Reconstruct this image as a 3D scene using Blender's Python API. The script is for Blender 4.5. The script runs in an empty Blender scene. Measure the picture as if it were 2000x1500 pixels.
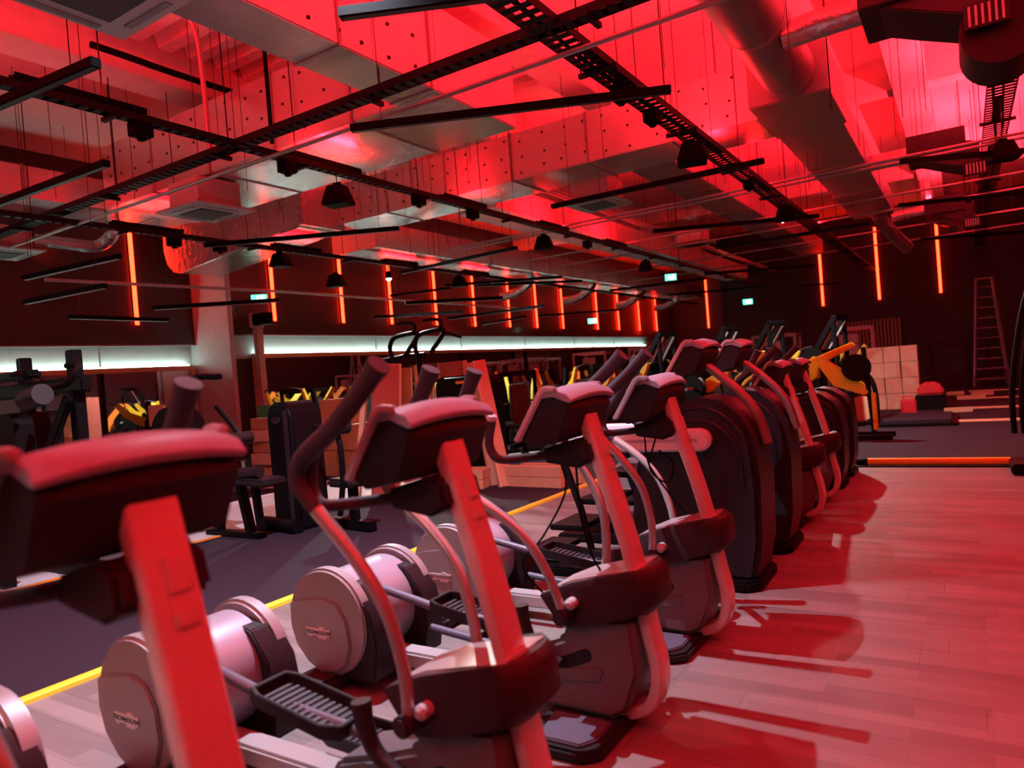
import bpy, bmesh, math, random
from mathutils import Vector, Matrix
random.seed(7)
PI = math.pi
scene = bpy.context.scene
COL = scene.collection

# ------------------------------------------------------------------ camera
YAW, PITCH, ROLL, FPX, CAMH = .564773, -.01203, -.08025, 1401.7, 1.5
fw = Vector((-math.sin(YAW)*math.cos(PITCH), math.cos(YAW)*math.cos(PITCH), math.sin(PITCH)))
rt = Vector((math.cos(YAW), math.sin(YAW), 0)); up = rt.cross(fw)
cr, sr = math.cos(ROLL), math.sin(ROLL)
rt, up = rt*cr + up*sr, up*cr - rt*sr
cam_d = bpy.data.cameras.new('camera'); cam = bpy.data.objects.new('camera', cam_d); COL.objects.link(cam)
cam.matrix_world = Matrix(((rt.x, up.x, -fw.x, 0), (rt.y, up.y, -fw.y, 0), (rt.z, up.z, -fw.z, CAMH), (0, 0, 0, 1)))
cam_d.sensor_fit = 'HORIZONTAL'; cam_d.sensor_width = 36; cam_d.lens = 36*FPX/2000; cam_d.clip_start = .05
cam_d.dof.use_dof = True; cam_d.dof.focus_distance = 5.5; cam_d.dof.aperture_fstop = 1.7
scene.camera = cam
# ------------------------------------------------------------------ world, exposure, lamps
w = bpy.data.worlds.new('dark_world'); scene.world = w; w.use_nodes = True
w.node_tree.nodes['Background'].inputs[0].default_value = (.02, .004, .006, 1)
w.node_tree.nodes['Background'].inputs[1].default_value = .3
scene.view_settings.view_transform = 'Standard'; scene.view_settings.look = 'None'
scene.view_settings.exposure = 0.0; scene.view_settings.gamma = 1.0
scene.view_settings.use_curve_mapping = False
scene.cycles.max_bounces = 5; scene.cycles.diffuse_bounces = 2; scene.cycles.glossy_bounces = 4
scene.cycles.use_adaptive_sampling = True; scene.cycles.adaptive_threshold = .1
scene.cycles.caustics_reflective = False; scene.cycles.caustics_refractive = False
scene.cycles.sample_clamp_indirect = 6.0
RED = (1.0, .0110, .0030)         # colour of every red LED tube
TUBE_E = 36.0                     # red tubes on the walls
TUBE_N = 42.0                     # red tubes on the near right wall
FILL_R = 35.0                    # red fill added unseen high along the right wall, aimed up
FILL_B = 230.0                    # the same along the rear wall
FILL_UPS = ((-2.55, 95., 4.18, 'the broad cable tray', 8), (.56, 250., 4.53, 'the right edge cable tray', 9), (-6.3, 58., 4.18, 'the middle left cable tray', 7), (-10.05, 16., 4.08, 'the tray nearest the mirrors', 7))  # red fill added above the trays, aimed at the ceiling
PINK = (1.0, .022, .040)
FILL_COL = (1.0, .0050, .0120)
SPOT_2 = 1500.0                   # lit spot on the tray nearest the mirrors
SPOT_3 = 950.0                     # lit spot on the broad tray
SPOT_W = 2200.0                    # the one lit white work lamp over the machines
FILL_W = 60.0                       # white fill added behind the camera for the sides facing it
COVE_E = 26.0                      # mint white strip over the mirrors

# ------------------------------------------------------------------ materials
MATS = {}
def mat(name, col, rough=.5, metal=0., vary=.12, vscale=6., bump=0., bscale=40., emit=None, estr=0., coat=0., spec=.5, crough=.08):
    m = bpy.data.materials.new(name); m.use_nodes = True; MATS[name] = m
    nt = m.node_tree; n = nt.nodes; l = nt.links; b = n['Principled BSDF']
    tc = n.new('ShaderNodeTexCoord')
    nz = n.new('ShaderNodeTexNoise'); nz.inputs['Scale'].default_value = vscale; nz.inputs['Detail'].default_value = 3
    l.new(tc.outputs['Object'], nz.inputs['Vector'])
    mx = n.new('ShaderNodeMix'); mx.data_type = 'RGBA'
    mx.inputs['A'].default_value = (*[c*(1-vary) for c in col], 1); mx.inputs['B'].default_value = (*[min(1, c*(1+vary)) for c in col], 1)
    l.new(nz.outputs['Fac'], mx.inputs['Factor']); l.new(mx.outputs['Result'], b.inputs['Base Color'])
    b.inputs['Roughness'].default_value = rough; b.inputs['Metallic'].default_value = metal
    b.inputs['Specular IOR Level'].default_value = spec
    b.inputs['Coat Weight'].default_value = coat; b.inputs['Coat Roughness'].default_value = crough
    if bump:
        n2 = n.new('ShaderNodeTexNoise'); n2.inputs['Scale'].default_value = bscale; n2.inputs['Detail'].default_value = 4
        l.new(tc.outputs['Object'], n2.inputs['Vector'])
        bp = n.new('ShaderNodeBump'); bp.inputs['Strength'].default_value = bump; bp.inputs['Distance'].default_value = .02
        l.new(n2.outputs['Fac'], bp.inputs['Height']); l.new(bp.outputs['Normal'], b.inputs['Normal'])
    if emit:
        b.inputs['Emission Color'].default_value = (*emit, 1); b.inputs['Emission Strength'].default_value = estr
    return m
mat('silver', (.46, .45, .45), .30, .35, bump=.02, bscale=300)
mat('silver_light', (.50, .52, .56), .4, .0, spec=.3)
mat('cap', (.25, .33, .40), .42, .0, spec=.25)
mat('housing_grey', (.13, .12, .125), .45, .2)
mat('disc_grey', (.235, .235, .24), .42, .25, bump=.03, bscale=400)
mat('drum', (.27, .255, .31), .35, .2)
mat('mast', (.74, .72, .72), .24, .15, bump=.02, bscale=300)
mat('dark', (.012, .010, .013), .5, vary=.3, spec=.25)
mat('shroud', (.022, .014, .018), .5, vary=.3, spec=.3)
mat('grip', (.04, .037, .048), .6, spec=.25, bump=.2, bscale=500)
mat('foot_grey', (.075, .08, .115), .42)
mat('tread', (.03, .028, .036), .5)
mat('climb_mast', (.20, .19, .19), .35, .3)
mat('screen', (.01, .01, .013), .12, spec=.7)
mat('black_frame', (.0025, .002, .003), .5, vary=.3, spec=.12)
mat('black_pad', (.006, .005, .006), .5, bump=.1, bscale=200)
mat('hood', (.014, .016, .021), .4, vary=.3, spec=.35)
mat('white_rail', (.75, .75, .78), .3)
mat('yellow', (.80, .55, .03), .45)
mat('orange', (.85, .25, .03), .45)
mat('lime', (.75, .68, .10), .45)
mat('foil', (.80, .78, .79), .27, .7, bump=.16, bscale=5, vary=.18, vscale=2)
mat('foil_crinkle', (.66, .64, .65), .26, .75, bump=.9, bscale=9, vary=.2, vscale=4)
mat('galv', (.34, .33, .34), .45, .8, bump=.08, bscale=12)
mat('tray_metal', (.012, .011, .012), .5, .2, spec=.15)
mat('conduit', (.42, .40, .41), .4, .6)
mat('bar_black', (.003, .003, .0035), .6, spec=.06)
mat('wire', (.02, .018, .018), .5, .3)
mat('ceiling_paint', (.84, .80, .80), .8, bump=.1, bscale=8)
mat('concrete', (.78, .75, .74), .85, bump=.3, bscale=12, vary=.15)
mat('cassette', (.62, .60, .60), .5)
mat('lit_white', (.82, .80, .80), .45)  # pale duct: the white light on it is put into this colour
mat('grille_dark', (.08, .075, .08), .6)
mat('wall_dark', (.028, .022, .025), .42, vary=.25, vscale=2, coat=.35, crough=.12)
mat('wall_far', (.018, .015, .017), .6, vary=.25, vscale=1.5)
mat('wall_grey', (.55, .56, .57), .6)
mat('cove_wall', (.45, .46, .47), .7)
mat('mirror', (.86, .85, .86), .015, 1.0, vary=.01)
mat('timber', (.62, .33, .20), .6, vary=.2, vscale=3, bump=.05)
mat('timber_red', (.42, .085, .06), .5, vary=.15)
mat('timber_pale', (.72, .42, .26), .6, vary=.15)
mat('header_wood', (.62, .40, .20), .55)
mat('slat_wood', (.30, .21, .15), .6)
mat('carton', (.50, .25, .14), .75, vary=.15)
mat('carton_pale', (.60, .34, .24), .75, vary=.15)
mat('tape', (.75, .68, .62), .3)
mat('paper', (.8, .8, .82), .7)
mat('rubber', (.022, .0145, .0235), .8, spec=.15, vary=.25, vscale=60, bump=.15, bscale=300)
mat('pale_floor', (.55, .50, .50), .5)
mat('red_plastic', (.6, .02, .03), .4)
mat('green_plastic', (.03, .28, .06), .5)
mat('alu_red', (.30, .22, .25), .45, .3)
mat('exit_glow', (.2, .8, .6), .5, emit=(.12, 1, .62), estr=2.2)
mat('exit_white', (.9, .9, .9), .5, emit=(.9, 1, .95), estr=3.0)
mat('lamp_white', (1, 1, 1), .5, emit=(.9, .95, 1), estr=20)
mat('cove_led', (.9, 1, .95), .5, emit=(.66, 1.0, .90), estr=COVE_E)
mat('tube_red', (1, .2, .1), .5, emit=RED, estr=TUBE_E)
mat('tube_red_near', (1, .2, .1), .5, emit=RED, estr=TUBE_N)
mat('fill_lens', (1, .2, .1), .5, emit=FILL_COL, estr=20)
mat('bar_lens', (.02, .02, .02), .4)
mat('beacon', (1, .3, .05), .5, emit=(1, .16, .02), estr=6)
mat('white_text', (.62, .60, .58), .4)
# wood laminate: three narrow strips per board, tone from the strip and from the board
def wood():
    m = bpy.data.materials.new('laminate'); m.use_nodes = True; MATS['laminate'] = m
    nt = m.node_tree; n = nt.nodes; l = nt.links; b = n['Principled BSDF']
    g = n.new('ShaderNodeNewGeometry')
    br = n.new('ShaderNodeTexBrick'); br.offset = .43; br.offset_frequency = 2
    br.inputs['Color1'].default_value = (.125, .115, .110, 1); br.inputs['Color2'].default_value = (.20, .178, .168, 1)
    br.inputs['Mortar'].default_value = (.125, .115, .110, 1)
    br.inputs['Scale'].default_value = 1; br.inputs['Mortar Size'].default_value = .0012
    br.inputs['Brick Width'].default_value = .62; br.inputs['Row Height'].default_value = .095
    l.new(g.outputs['Position'], br.inputs['Vector'])
    oi = n.new('ShaderNodeObjectInfo')
    nz = n.new('ShaderNodeTexNoise'); nz.inputs['Scale'].default_value = 1; nz.inputs['Detail'].default_value = 5
    mp = n.new('ShaderNodeMapping'); mp.inputs['Scale'].default_value = (3, 60, 3)
    l.new(g.outputs['Position'], mp.inputs['Vector']); l.new(mp.outputs['Vector'], nz.inputs['Vector'])
    ad = n.new('ShaderNodeMath'); ad.operation = 'MULTIPLY_ADD'; ad.inputs[1].default_value = .16; ad.inputs[2].default_value = .82
    l.new(oi.outputs['Random'], ad.inputs[0])
    ad2 = n.new('ShaderNodeMath'); ad2.operation = 'MULTIPLY_ADD'; ad2.inputs[1].default_value = .22
    l.new(nz.outputs['Fac'], ad2.inputs[0]); l.new(ad.outputs[0], ad2.inputs[2])
    mx = n.new('ShaderNodeMix'); mx.data_type = 'RGBA'; mx.blend_type = 'MULTIPLY'; mx.inputs['Factor'].default_value = 1
    l.new(br.outputs['Color'], mx.inputs['A']); l.new(ad2.outputs[0], mx.inputs['B'])
    l.new(mx.outputs['Result'], b.inputs['Base Color']); b.inputs['Roughness'].default_value = .5
wood()

# ------------------------------------------------------------------ mesh helpers
def V(*a): return Vector(a)
def box(bm, c, s, rz=0., m=None):
    r = bmesh.ops.create_cube(bm, size=1)
    M = Matrix.Translation(c) @ Matrix.Rotation(rz, 4, 'Z') @ (m or Matrix()) @ Matrix.Diagonal((*s, 1))
    bmesh.ops.transform(bm, matrix=M, verts=r['verts']); return r['verts']
def b2(bm, x0, x1, y0, y1, z0, z1): return box(bm, ((x0+x1)/2, (y0+y1)/2, (z0+z1)/2), (abs(x1-x0), abs(y1-y0), abs(z1-z0)))
def loft(bm, loops, cap=True, closed=False):
    vs = [[bm.verts.new(p) for p in lp] for lp in loops]; k = len(vs[0])
    rng = range(len(vs)) if closed else range(len(vs)-1)
    for i in rng:
        a, b = vs[i], vs[(i+1) % len(vs)]
        for j in range(k):
            try: bm.faces.new((a[j], a[(j+1) % k], b[(j+1) % k], b[j]))
            except ValueError: pass
    if cap and not closed:
        bm.faces.new(list(reversed(vs[0]))); bm.faces.new(vs[-1])
def prism(bm, prof, y0, y1, ax='Y'):
    """prof: closed list of 2D points; ax Y -> (x,z), X -> (y,z), Z -> (x,y)"""
    f = {'Y': lambda p, t: (p[0], t, p[1]), 'X': lambda p, t: (t, p[0], p[1]), 'Z': lambda p, t: (p[0], p[1], t)}[ax]
    loft(bm, [[f(p, y0) for p in prof], [f(p, y1) for p in prof]])
def spline(pts, n=6):
    pts = [Vector(p) for p in pts]; P = [pts[0]*2-pts[1]] + pts + [pts[-1]*2-pts[-2]]; out = []
    for i in range(1, len(P)-2):
        p0, p1, p2, p3 = P[i-1:i+3]
        for k in range(n):
            t = k/n
            out.append(.5*((2*p1)+(p2-p0)*t+(2*p0-5*p1+4*p2-p3)*t*t+(3*p1-p0-3*p2+p3)*t**3))
    out.append(pts[-1]); return out
def tube(bm, pts, r, seg=8, smooth=0):
    if smooth: pts = spline(pts, smooth)
    pts = [Vector(p) for p in pts]; n = len(pts)
    rs = r if isinstance(r, (list, tuple)) else [r]*n
    if len(rs) != n: rs = [rs[0]+(rs[-1]-rs[0])*i/(n-1) for i in range(n)]
    tg = [(pts[min(i+1, n-1)]-pts[max(i-1, 0)]).normalized() for i in range(n)]
    a = tg[0].orthogonal().normalized(); loops = []
    for i in range(n):
        a = (a - tg[i]*a.dot(tg[i])).normalized(); b = tg[i].cross(a)
        loops.append([pts[i] + (a*math.cos(2*PI*k/seg)+b*math.sin(2*PI*k/seg))*rs[i] for k in range(seg)])
    loft(bm, loops)
def beam(bm, p, q, w, h):
    """straight bar of rectangular section from p to q, h measured in the upright direction"""
    p, q = Vector(p), Vector(q); t = (q-p).normalized()
    s = t.cross(Vector((0, 0, 1)));  s = s.normalized() if s.length > .01 else Vector((0, 1, 0)); u = s.cross(t)
    loft(bm, [[c + s*a*w/2 + u*b*h/2 for a, b in ((-1, -1), (1, -1), (1, 1), (-1, 1))] for c in (p, q)])
def cyl(bm, p, q, r, seg=16): tube(bm, [p, q], r, seg)
def rrect(w, h, r, k=3):
    out = []
    for cx, cy, a0 in ((w/2-r, h/2-r, 0), (-w/2+r, h/2-r, 90), (-w/2+r, -h/2+r, 180), (w/2-r, -h/2+r, 270)):
        for i in range(k+1):
            a = math.radians(a0+90*i/k); out.append((cx+r*math.cos(a), cy+r*math.sin(a)))
    return out
def sweep_xz(bm, path, width, thick, r=.015, smooth=5):
    """rounded bar swept along a path in the x-z plane, 'width' across y"""
    pts = spline([(p[0], 0, p[1]) for p in path], smooth); n = len(pts); loops = []
    for i in range(n):
        t = (pts[min(i+1, n-1)]-pts[max(i-1, 0)]).normalized(); nn = Vector((t.z, 0, -t.x))
        loops.append([pts[i] + nn*b + Vector((0, a, 0)) for a, b in rrect(width, thick, r)])
    loft(bm, loops)
def shape(bm): return bm
def obj(name, bm, m, parent=None, bevel=0., loc=None, sharp=38, seg=2):
    bmesh.ops.recalc_face_normals(bm, faces=bm.faces)
    if bevel:
        es = [e for e in bm.edges if len(e.link_faces) == 2 and e.calc_face_angle(0) > .6]
        if es: bmesh.ops.bevel(bm, geom=es, offset=bevel, segments=seg, affect='EDGES', clamp_overlap=True)
    for f in bm.faces: f.smooth = True
    for e in bm.edges:
        if len(e.link_faces) == 2 and e.calc_face_angle(0) > math.radians(sharp): e.smooth = False
    me = bpy.data.meshes.new(name); bm.to_mesh(me); bm.free()
    me.materials.append(MATS[m]); o = bpy.data.objects.new(name, me); COL.objects.link(o)
    if parent: o.parent = parent
    if loc: o.location = loc
    return o
def part(name, m, parent, fn, bevel=0., **k):
    bm = bmesh.new(); fn(bm); return obj(name, bm, m, parent, bevel, **k)
ZC = 6.2
def tag(o, label, cat, group=None):
    o['label'] = label; o['category'] = cat
    if group: o['group'] = group
    return o
def struct(name, m, fn, parent=None, bevel=0., **k):
    o = part(name, m, parent, fn, bevel, **k)
    if not parent: o['kind'] = 'structure'
    return o
def thing(name, label, cat, loc=(0, 0, 0), rz=0., group=None):
    o = bpy.data.objects.new(name, None); COL.objects.link(o); o.empty_display_size = .1
    o.location = loc; o.rotation_euler = (0, 0, rz); return tag(o, label, cat, group)
DUCTS = []
def top_at(x, y, z):
    """height of the first duct underside above (x, y, z), else the ceiling"""
    return min([d[4] for d in DUCTS if d[0] < x < d[1] and d[2] < y < d[3] and d[4] > z] + [ZC])
def dup(root, loc, rz=None, label=None, group=None, skip=()):
    def cp(o, p):
        c = o.copy(); COL.objects.link(c)
        if p: c.parent = p
        for ch in o.children:
            if ch.name.split('.')[0] not in skip: cp(ch, c)
        return c
    r = cp(root, None); r.location = loc
    if rz is not None: r.rotation_euler = (0, 0, rz)
    if label: r['label'] = label
    if group: r['group'] = group
    return r

for k in ('fill_lens', 'exit_glow', 'exit_white', 'lamp_white', 'beacon'): MATS[k].cycles.emission_sampling = 'NONE'

# ------------------------------------------------------------------ the setting
ZC = 6.2
struct('floor', 'rubber', lambda bm: prism(bm, [(-14, -4.2), (-4.25, -4.2), (-4.25, 9.9), (2.7, 9.9), (2.7, 36.2), (-14, 36.2)], -.1, 0, 'Z'))
struct('floor_lane', 'pale_floor', lambda bm: b2(bm, -8.7, -7.0, -4, 12, 0, .006))
wf = struct('floor_wood', 'laminate', lambda bm: b2(bm, -4.25, 2.7, -4.2, 9.9, -.1, -.006))
def in_view(x, y, z=0.):
    d = Vector((x, y, z-CAMH)); t = d.dot(fw)
    return t > .3 and abs(d.dot(rt)/t) < 1.03*1000/FPX and abs(d.dot(up)/t) < 1.03*750/FPX
cells = []
for j in range(int(14.1/.19)+1):
    y = -4.2 + j*.19; x = -4.25 - random.random()*1.24
    while x < 2.7:
        x0, x1 = max(x, -4.25), min(x+1.24, 2.7)
        if x1-x0 > .02 and y+.19 <= 9.92: cells.append((x0, x1, y, min(y+.19, 9.9)))
        x += 1.24
cells.sort(key=lambda c: (not in_view((c[0]+c[1])/2, (c[2]+c[3])/2), math.hypot((c[0]+c[1])/2, (c[2]+c[3])/2)))
full = None
rest = bmesh.new()
for i, (x0, x1, y0, y1) in enumerate(cells):
    if i < 290:
        def fb(bm, L=x1-x0): b2(bm, -L/2+.0003, L/2-.0003, -.0947, .0947, -.006, 0)
        if x1-x0 > 1.239:
            if full is None: full = part('board', 'laminate', wf, fb, .0005, loc=((x0+x1)/2, (y0+y1)/2, 0)); continue
            o = full.copy(); COL.objects.link(o); o.location = ((x0+x1)/2, (y0+y1)/2, 0)
        else: part('board', 'laminate', wf, fb, .0005, loc=((x0+x1)/2, (y0+y1)/2, 0))
    else: b2(rest, x0+.001, x1-.001, y0+.0005, y1-.0005, -.006, 0)
o = obj('boards', rest, 'laminate', wf); o['kind'] = 'stuff'
struct('trim_1', 'yellow', lambda bm: prism(bm, [(-4.295, 0), (-4.29, .020), (-4.265, .032), (-4.235, .032), (-4.212, .020), (-4.207, 0)], -4, 9.92))
struct('trim_2', 'yellow', lambda bm: cyl(bm, (-4.22, 9.92, .015), (-1.25, 9.92, .015), .02, 10))
struct('trim_3', 'orange', lambda bm: b2(bm, -7.03, -6.98, -4, 8, 0, .012))
struct('trim_4', 'paper', lambda bm: b2(bm, -8.76, -8.70, -4, 12, 0, .05))

def wallx(name, m, x0, x1, y0, y1, z0=0., z1=ZC): return struct(name, m, lambda bm: b2(bm, x0, x1, y0, y1, z0, z1))
wallx('wall_left', 'wall_dark', -13.2, -12.7, 9.5, 36, 2.80)
wallx('wall_left_cove', 'cove_wall', -13.2, -12.86, 9.5, 36, 2.30, 2.80)
wallx('wall_left_base', 'wall_far', -13.2, -12.78, 9.5, 36, 0, 2.30)
wallx('wall_recess', 'wall_dark', -14.4, -13.9, -4, 9.5, 2.70)
wallx('wall_recess_cove', 'cove_wall', -14.4, -14.06, -4, 9.5, 2.2, 2.70)
wallx('wall_recess_base', 'wall_far', -14.4, -13.98, -4, 9.5, 0, 2.2)
wallx('wall_return', 'wall_grey', -14.4, -12.69, 9.42, 9.499, 0, 4.6)
wallx('wall_return_upper', 'wall_dark', -14.4, -12.69, 9.42, 9.499, 4.6)
wallx('wall_far', 'wall_far', -13.2, -7.7, 36, 36.3)
wallx('wall_far_side', 'wall_far', -7.85, -7.6, 28, 36.3)
wallx('wall_back', 'wall_far', -7.85, 2.9, 28, 28.3)
wallx('wall_right', 'wall_far', 2.6, 2.9, -4.3, 28.3)
wallx('wall_rear', 'wall_far', -14.4, 2.9, -4.4, -4)
ce = struct('ceiling', 'ceiling_paint', lambda bm: b2(bm, -14.4, 2.9, -4.4, 36.3, ZC, ZC+.2))
rib = None
for k in range(22):
    y = 1.0+k*.42
    if rib is None: rib = part('deck_rib', 'ceiling_paint', ce, lambda bm: prism(bm, [(-.15, .2), (.15, .2), (.09, 0), (-.09, 0)], -8.4, -4.85, 'X'), loc=(0, y, ZC-.2))
    else: c = rib.copy(); COL.objects.link(c); c.location = (0, y, ZC-.2)
for i, (x0, x1, y0, y1, z) in enumerate([(-9.0, -8.45, -4, 36, 5.6), (-4.85, -4.4, -4, 36, 5.6), (-.75, -.25, -4, 28, 5.62), (-14, 2.6, 13.6, 14.0, 5.7), (-14, 2.6, 20.8, 21.2, 5.7)]):
    struct('trim_%d' % (i+5), 'concrete', lambda bm: b2(bm, x0, x1, y0, y1, z, ZC+.01), bevel=.01)
# slim posts and pipe by the grey return wall
struct('trim_10', 'wall_grey', lambda bm: b2(bm, -12.62, -12.48, 9.92, 10.06, 0, 2.95))
struct('trim_11', 'silver_light', lambda bm: cyl(bm, (-12.64, 9.38, 0), (-12.64, 9.38, 4.6), .04, 10))
# skirting ledge over the coves
struct('trim_12', 'silver_light', lambda bm: b2(bm, -12.72, -12.66, 9.7, 32.2, 2.775, 2.80))
struct('trim_13', 'silver_light', lambda bm: b2(bm, -13.92, -13.86, -4, 9.45, 2.675, 2.70))

# mirrors with wooden header and cove strip
def mirror_run(name, label, x, y0, y1, zt, n):
    t = thing(name, label, 'mirror', (x, y0, 0))
    W = (y1-y0)/n; pn = None
    for k in range(n):
        if pn is None: pn = part('mirror_panel', 'mirror', t, lambda bm: b2(bm, -.02, 0, .008, W-.008, .14, zt-.11), .003)
        else: c = pn.copy(); COL.objects.link(c); c.location = (0, k*W, 0)
    part('wood_header', 'header_wood', t, lambda bm: b2(bm, -.10, .05, -.03, y1-y0, zt-.11, zt-.01), .004)
    part('wood_side', 'header_wood', t, lambda bm: b2(bm, -.02, .05, (y1-y0) if x < -13 else -.1, (y1-y0)+.09 if x < -13 else -.02, .0, zt-.01), .004)
    part('led_strip', 'cove_led', t, lambda bm: b2(bm, -.03, -.005, 0, y1-y0, zt-.01, zt+.012))
    part('plinth', 'black_frame', t, lambda bm: b2(bm, -.02, .02, 0, y1-y0, 0, .14))
    for k in range(0, n+1, 2):
        part('hanger_rod', 'conduit', t, lambda bm: cyl(bm, (.02, k*W, zt), (.02, k*W, zt+.38), .018, 8))
        part('mirror_post', 'black_frame', t, lambda bm: b2(bm, 0, .05, k*W-.04, k*W+.04, 0, zt-.11))
    return t
mirror_run('wall_mirror', 'long mirrored wall with wooden header and mint strip light beyond the grey pilaster', -12.75, 10.05, 32.2, 2.41, 12)
mirror_run('wall_mirror', 'mirrored wall in the recess left of the grey pilaster, wooden frame and strip light', -13.95, -3.9, 9.28, 2.27, 7)
tag(part('paper_notice', 'paper', None, lambda bm: b2(bm, -13.945, -13.935, 8.28, 8.62, 1.05, 1.48)), 'white paper sheet stuck on the recess mirror', 'notice')

# ------------------------------------------------------------------ red LED tubes
def tube_thing(x, y, axis, label, m='tube_red', group=None):
    t = thing('led_tube', label, 'light', (x, y, 3.1), group=group)
    # axis: direction the tube faces
    a = math.atan2(axis[1], axis[0]); t.rotation_euler = (0, 0, a)
    if m in TM: 
        for me in TM[m]:
            o = bpy.data.objects.new(me.name.split('.')[0], me); COL.objects.link(o); o.parent = t
    else:
        TM[m] = [part('housing', 'bar_black', t, lambda bm: b2(bm, 0, .03, -.044, .044, -.01, 2.51)).data,
                 part('diffuser', m, t, lambda bm: prism(bm, [(.03, -.040), (.055, -.034), (.066, 0), (.055, .034), (.03, .040)], 0, 2.5, 'Z')).data]
    return t
TM = {}
ORD = ['first', 'second', 'third', 'fourth', 'fifth', 'sixth', 'seventh', 'eighth', 'ninth', 'tenth', 'eleventh', 'twelfth', 'thirteenth', 'fourteenth', 'fifteenth', 'sixteenth']
for k, y in enumerate((10.55, 12.6, 14.35, 16.25, 18.15, 20.15, 21.95, 23.9, 26.9, 29.05, 31.4, 33.6)):
    tube_thing(-12.7, y, (1, 0), 'glowing vertical red LED tube on the left wall, %s beyond the grey pilaster' % ORD[k], group='red tubes on the left wall')
tube_thing(-13.9, 8.16, (1, 0), 'glowing vertical red LED tube on the recess wall left of the grey pilaster')
tube_thing(-10.82, 36, (0, -1), 'glowing vertical red LED tube on the far end wall past the left wall')
for x, s in ((-4.22, 'leftmost of three'), (-2.4, 'middle of three'), (-.57, 'rightmost of three')):
    tube_thing(x, 28, (0, -1), 'glowing vertical red LED tube on the back wall, ' + s, group='red tubes on the back wall')
for k in range(8):
    tube_thing(2.6, -3+k*2.0, (-1, 0), 'vertical red LED tube on the right wall, outside the view', 'tube_red_near', 'red tubes on the right wall')
def fill_wash(x, y, ang, power, label, group, tilt=38):  # unseen red fill light, added to brighten ceiling and ducts
    t = thing('added_wash', label, 'light', (x, y, 4.75 if tilt < 50 else 5.1), ang, group)     # local +x looks into the room
    part('housing', 'bar_black', t, lambda bm: prism(bm, [(-.12, -.08), (.06, -.08), (.10, 0), (-.02, .10), (-.12, .10)], -.6, .6), .006)
    part('lens', 'fill_lens', t, lambda bm: prism(bm, [(.085, .02), (.0, .09), (.006, .097), (.092, .027)], -.56, .56))
    L = bpy.data.lights.new('fill_wash_light', 'AREA'); L.shape = 'RECTANGLE'; L.size = .08; L.size_y = 1.1; L.energy = power; L.color = FILL_COL
    o = bpy.data.objects.new('fill_wash_light', L); COL.objects.link(o); o.parent = t
    a = math.radians(tilt); d = Vector((math.cos(a), 0, math.sin(a)))
    o.matrix_local = Matrix.Translation(Vector((.06, 0, .075))+d*.03) @ d.to_track_quat('-Z', 'Y').to_matrix().to_4x4() @ Matrix.Rotation(PI/2 if False else 0, 4, 'Z')
for k in range(6):
    fill_wash(2.45, -2.5+k*2.8, PI, FILL_R, 'added red fill light high on the right wall, outside the view', 'added red fill lights on the right wall')
for k in range(5):
    fill_wash(-11.5+k*3.0, -3.85, PI/2, FILL_B, 'added red fill light high on the rear wall, outside the view', 'added red fill lights on the rear wall', 62)

# red fill lights added on top of the cable trays to brighten the ceiling
def fill_uplight(x, y, z, power, label, group):
    t = thing('added_uplight', label, 'light', (x, y, z), 0, group)
    if 'up' not in TM:
        TM['up'] = [part('housing', 'bar_black', t, lambda bm: [b2(bm, -.05, .05, -.55, .55, 0, .035), b2(bm, -.05, -.044, -.55, .55, .03, .055), b2(bm, .044, .05, -.55, .55, .03, .055)]).data,
                    part('lens', 'fill_lens', t, lambda bm: b2(bm, -.04, .04, -.53, .53, .035, .039)).data]
    else:
        for me in TM['up']: o = bpy.data.objects.new(me.name.split('.')[0], me); COL.objects.link(o); o.parent = t
    key = ('L', power)
    if key not in TM:
        L = bpy.data.lights.new('fill_uplight_light', 'AREA'); L.shape = 'RECTANGLE'; L.size = .07; L.size_y = 1.05; L.energy = power; L.color = PINK if x > 0 else FILL_COL; TM[key] = L
    o = bpy.data.objects.new('fill_uplight_light', TM[key]); COL.objects.link(o); o.parent = t
    o.location = (0, 0, .06); o.rotation_euler = (PI, 0, 0)
for x, w_, z, nm, n_ in FILL_UPS:
    for k in range(n_):
        fill_uplight(x, -2.2+k*2.8, z, w_, 'added red fill light lying on ' + nm, 'added red fill lights on ' + nm)

# ------------------------------------------------------------------ the one lit work lamp over the machine row (above the frame)
sp = thing('spot_lamp', 'lit white spot lamp hung over the row of machines, above the view', 'lamp', (-3.15, 3.2, 4.65))
part('lamp_head', 'bar_black', sp, lambda bm: tube(bm, [(0, 0, .02), (0, 0, .05), (0, 0, .22), (0, 0, .26)], [.09, .09, .08, .03], 20))
part('lens', 'lamp_white', sp, lambda bm: cyl(bm, (0, 0, .012), (0, 0, .022), .075, 20))
part('drop_rod', 'wire', sp, lambda bm: cyl(bm, (0, 0, .25), (0, 0, ZC-4.65), .008, 6))
ld = bpy.data.lights.new('lamp_light', 'SPOT'); ld.energy = SPOT_W; ld.color = (.74, .80, 1.0); ld.spot_size = math.radians(116); ld.spot_blend = 1.0; ld.shadow_soft_size = .018
lo = bpy.data.objects.new('lamp_light', ld); COL.objects.link(lo); lo.parent = sp; lo.location = (0, 0, 0); lo.rotation_euler = Vector((-1.2, .1, -4.65)).to_track_quat('-Z', 'Y').to_euler()

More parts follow.
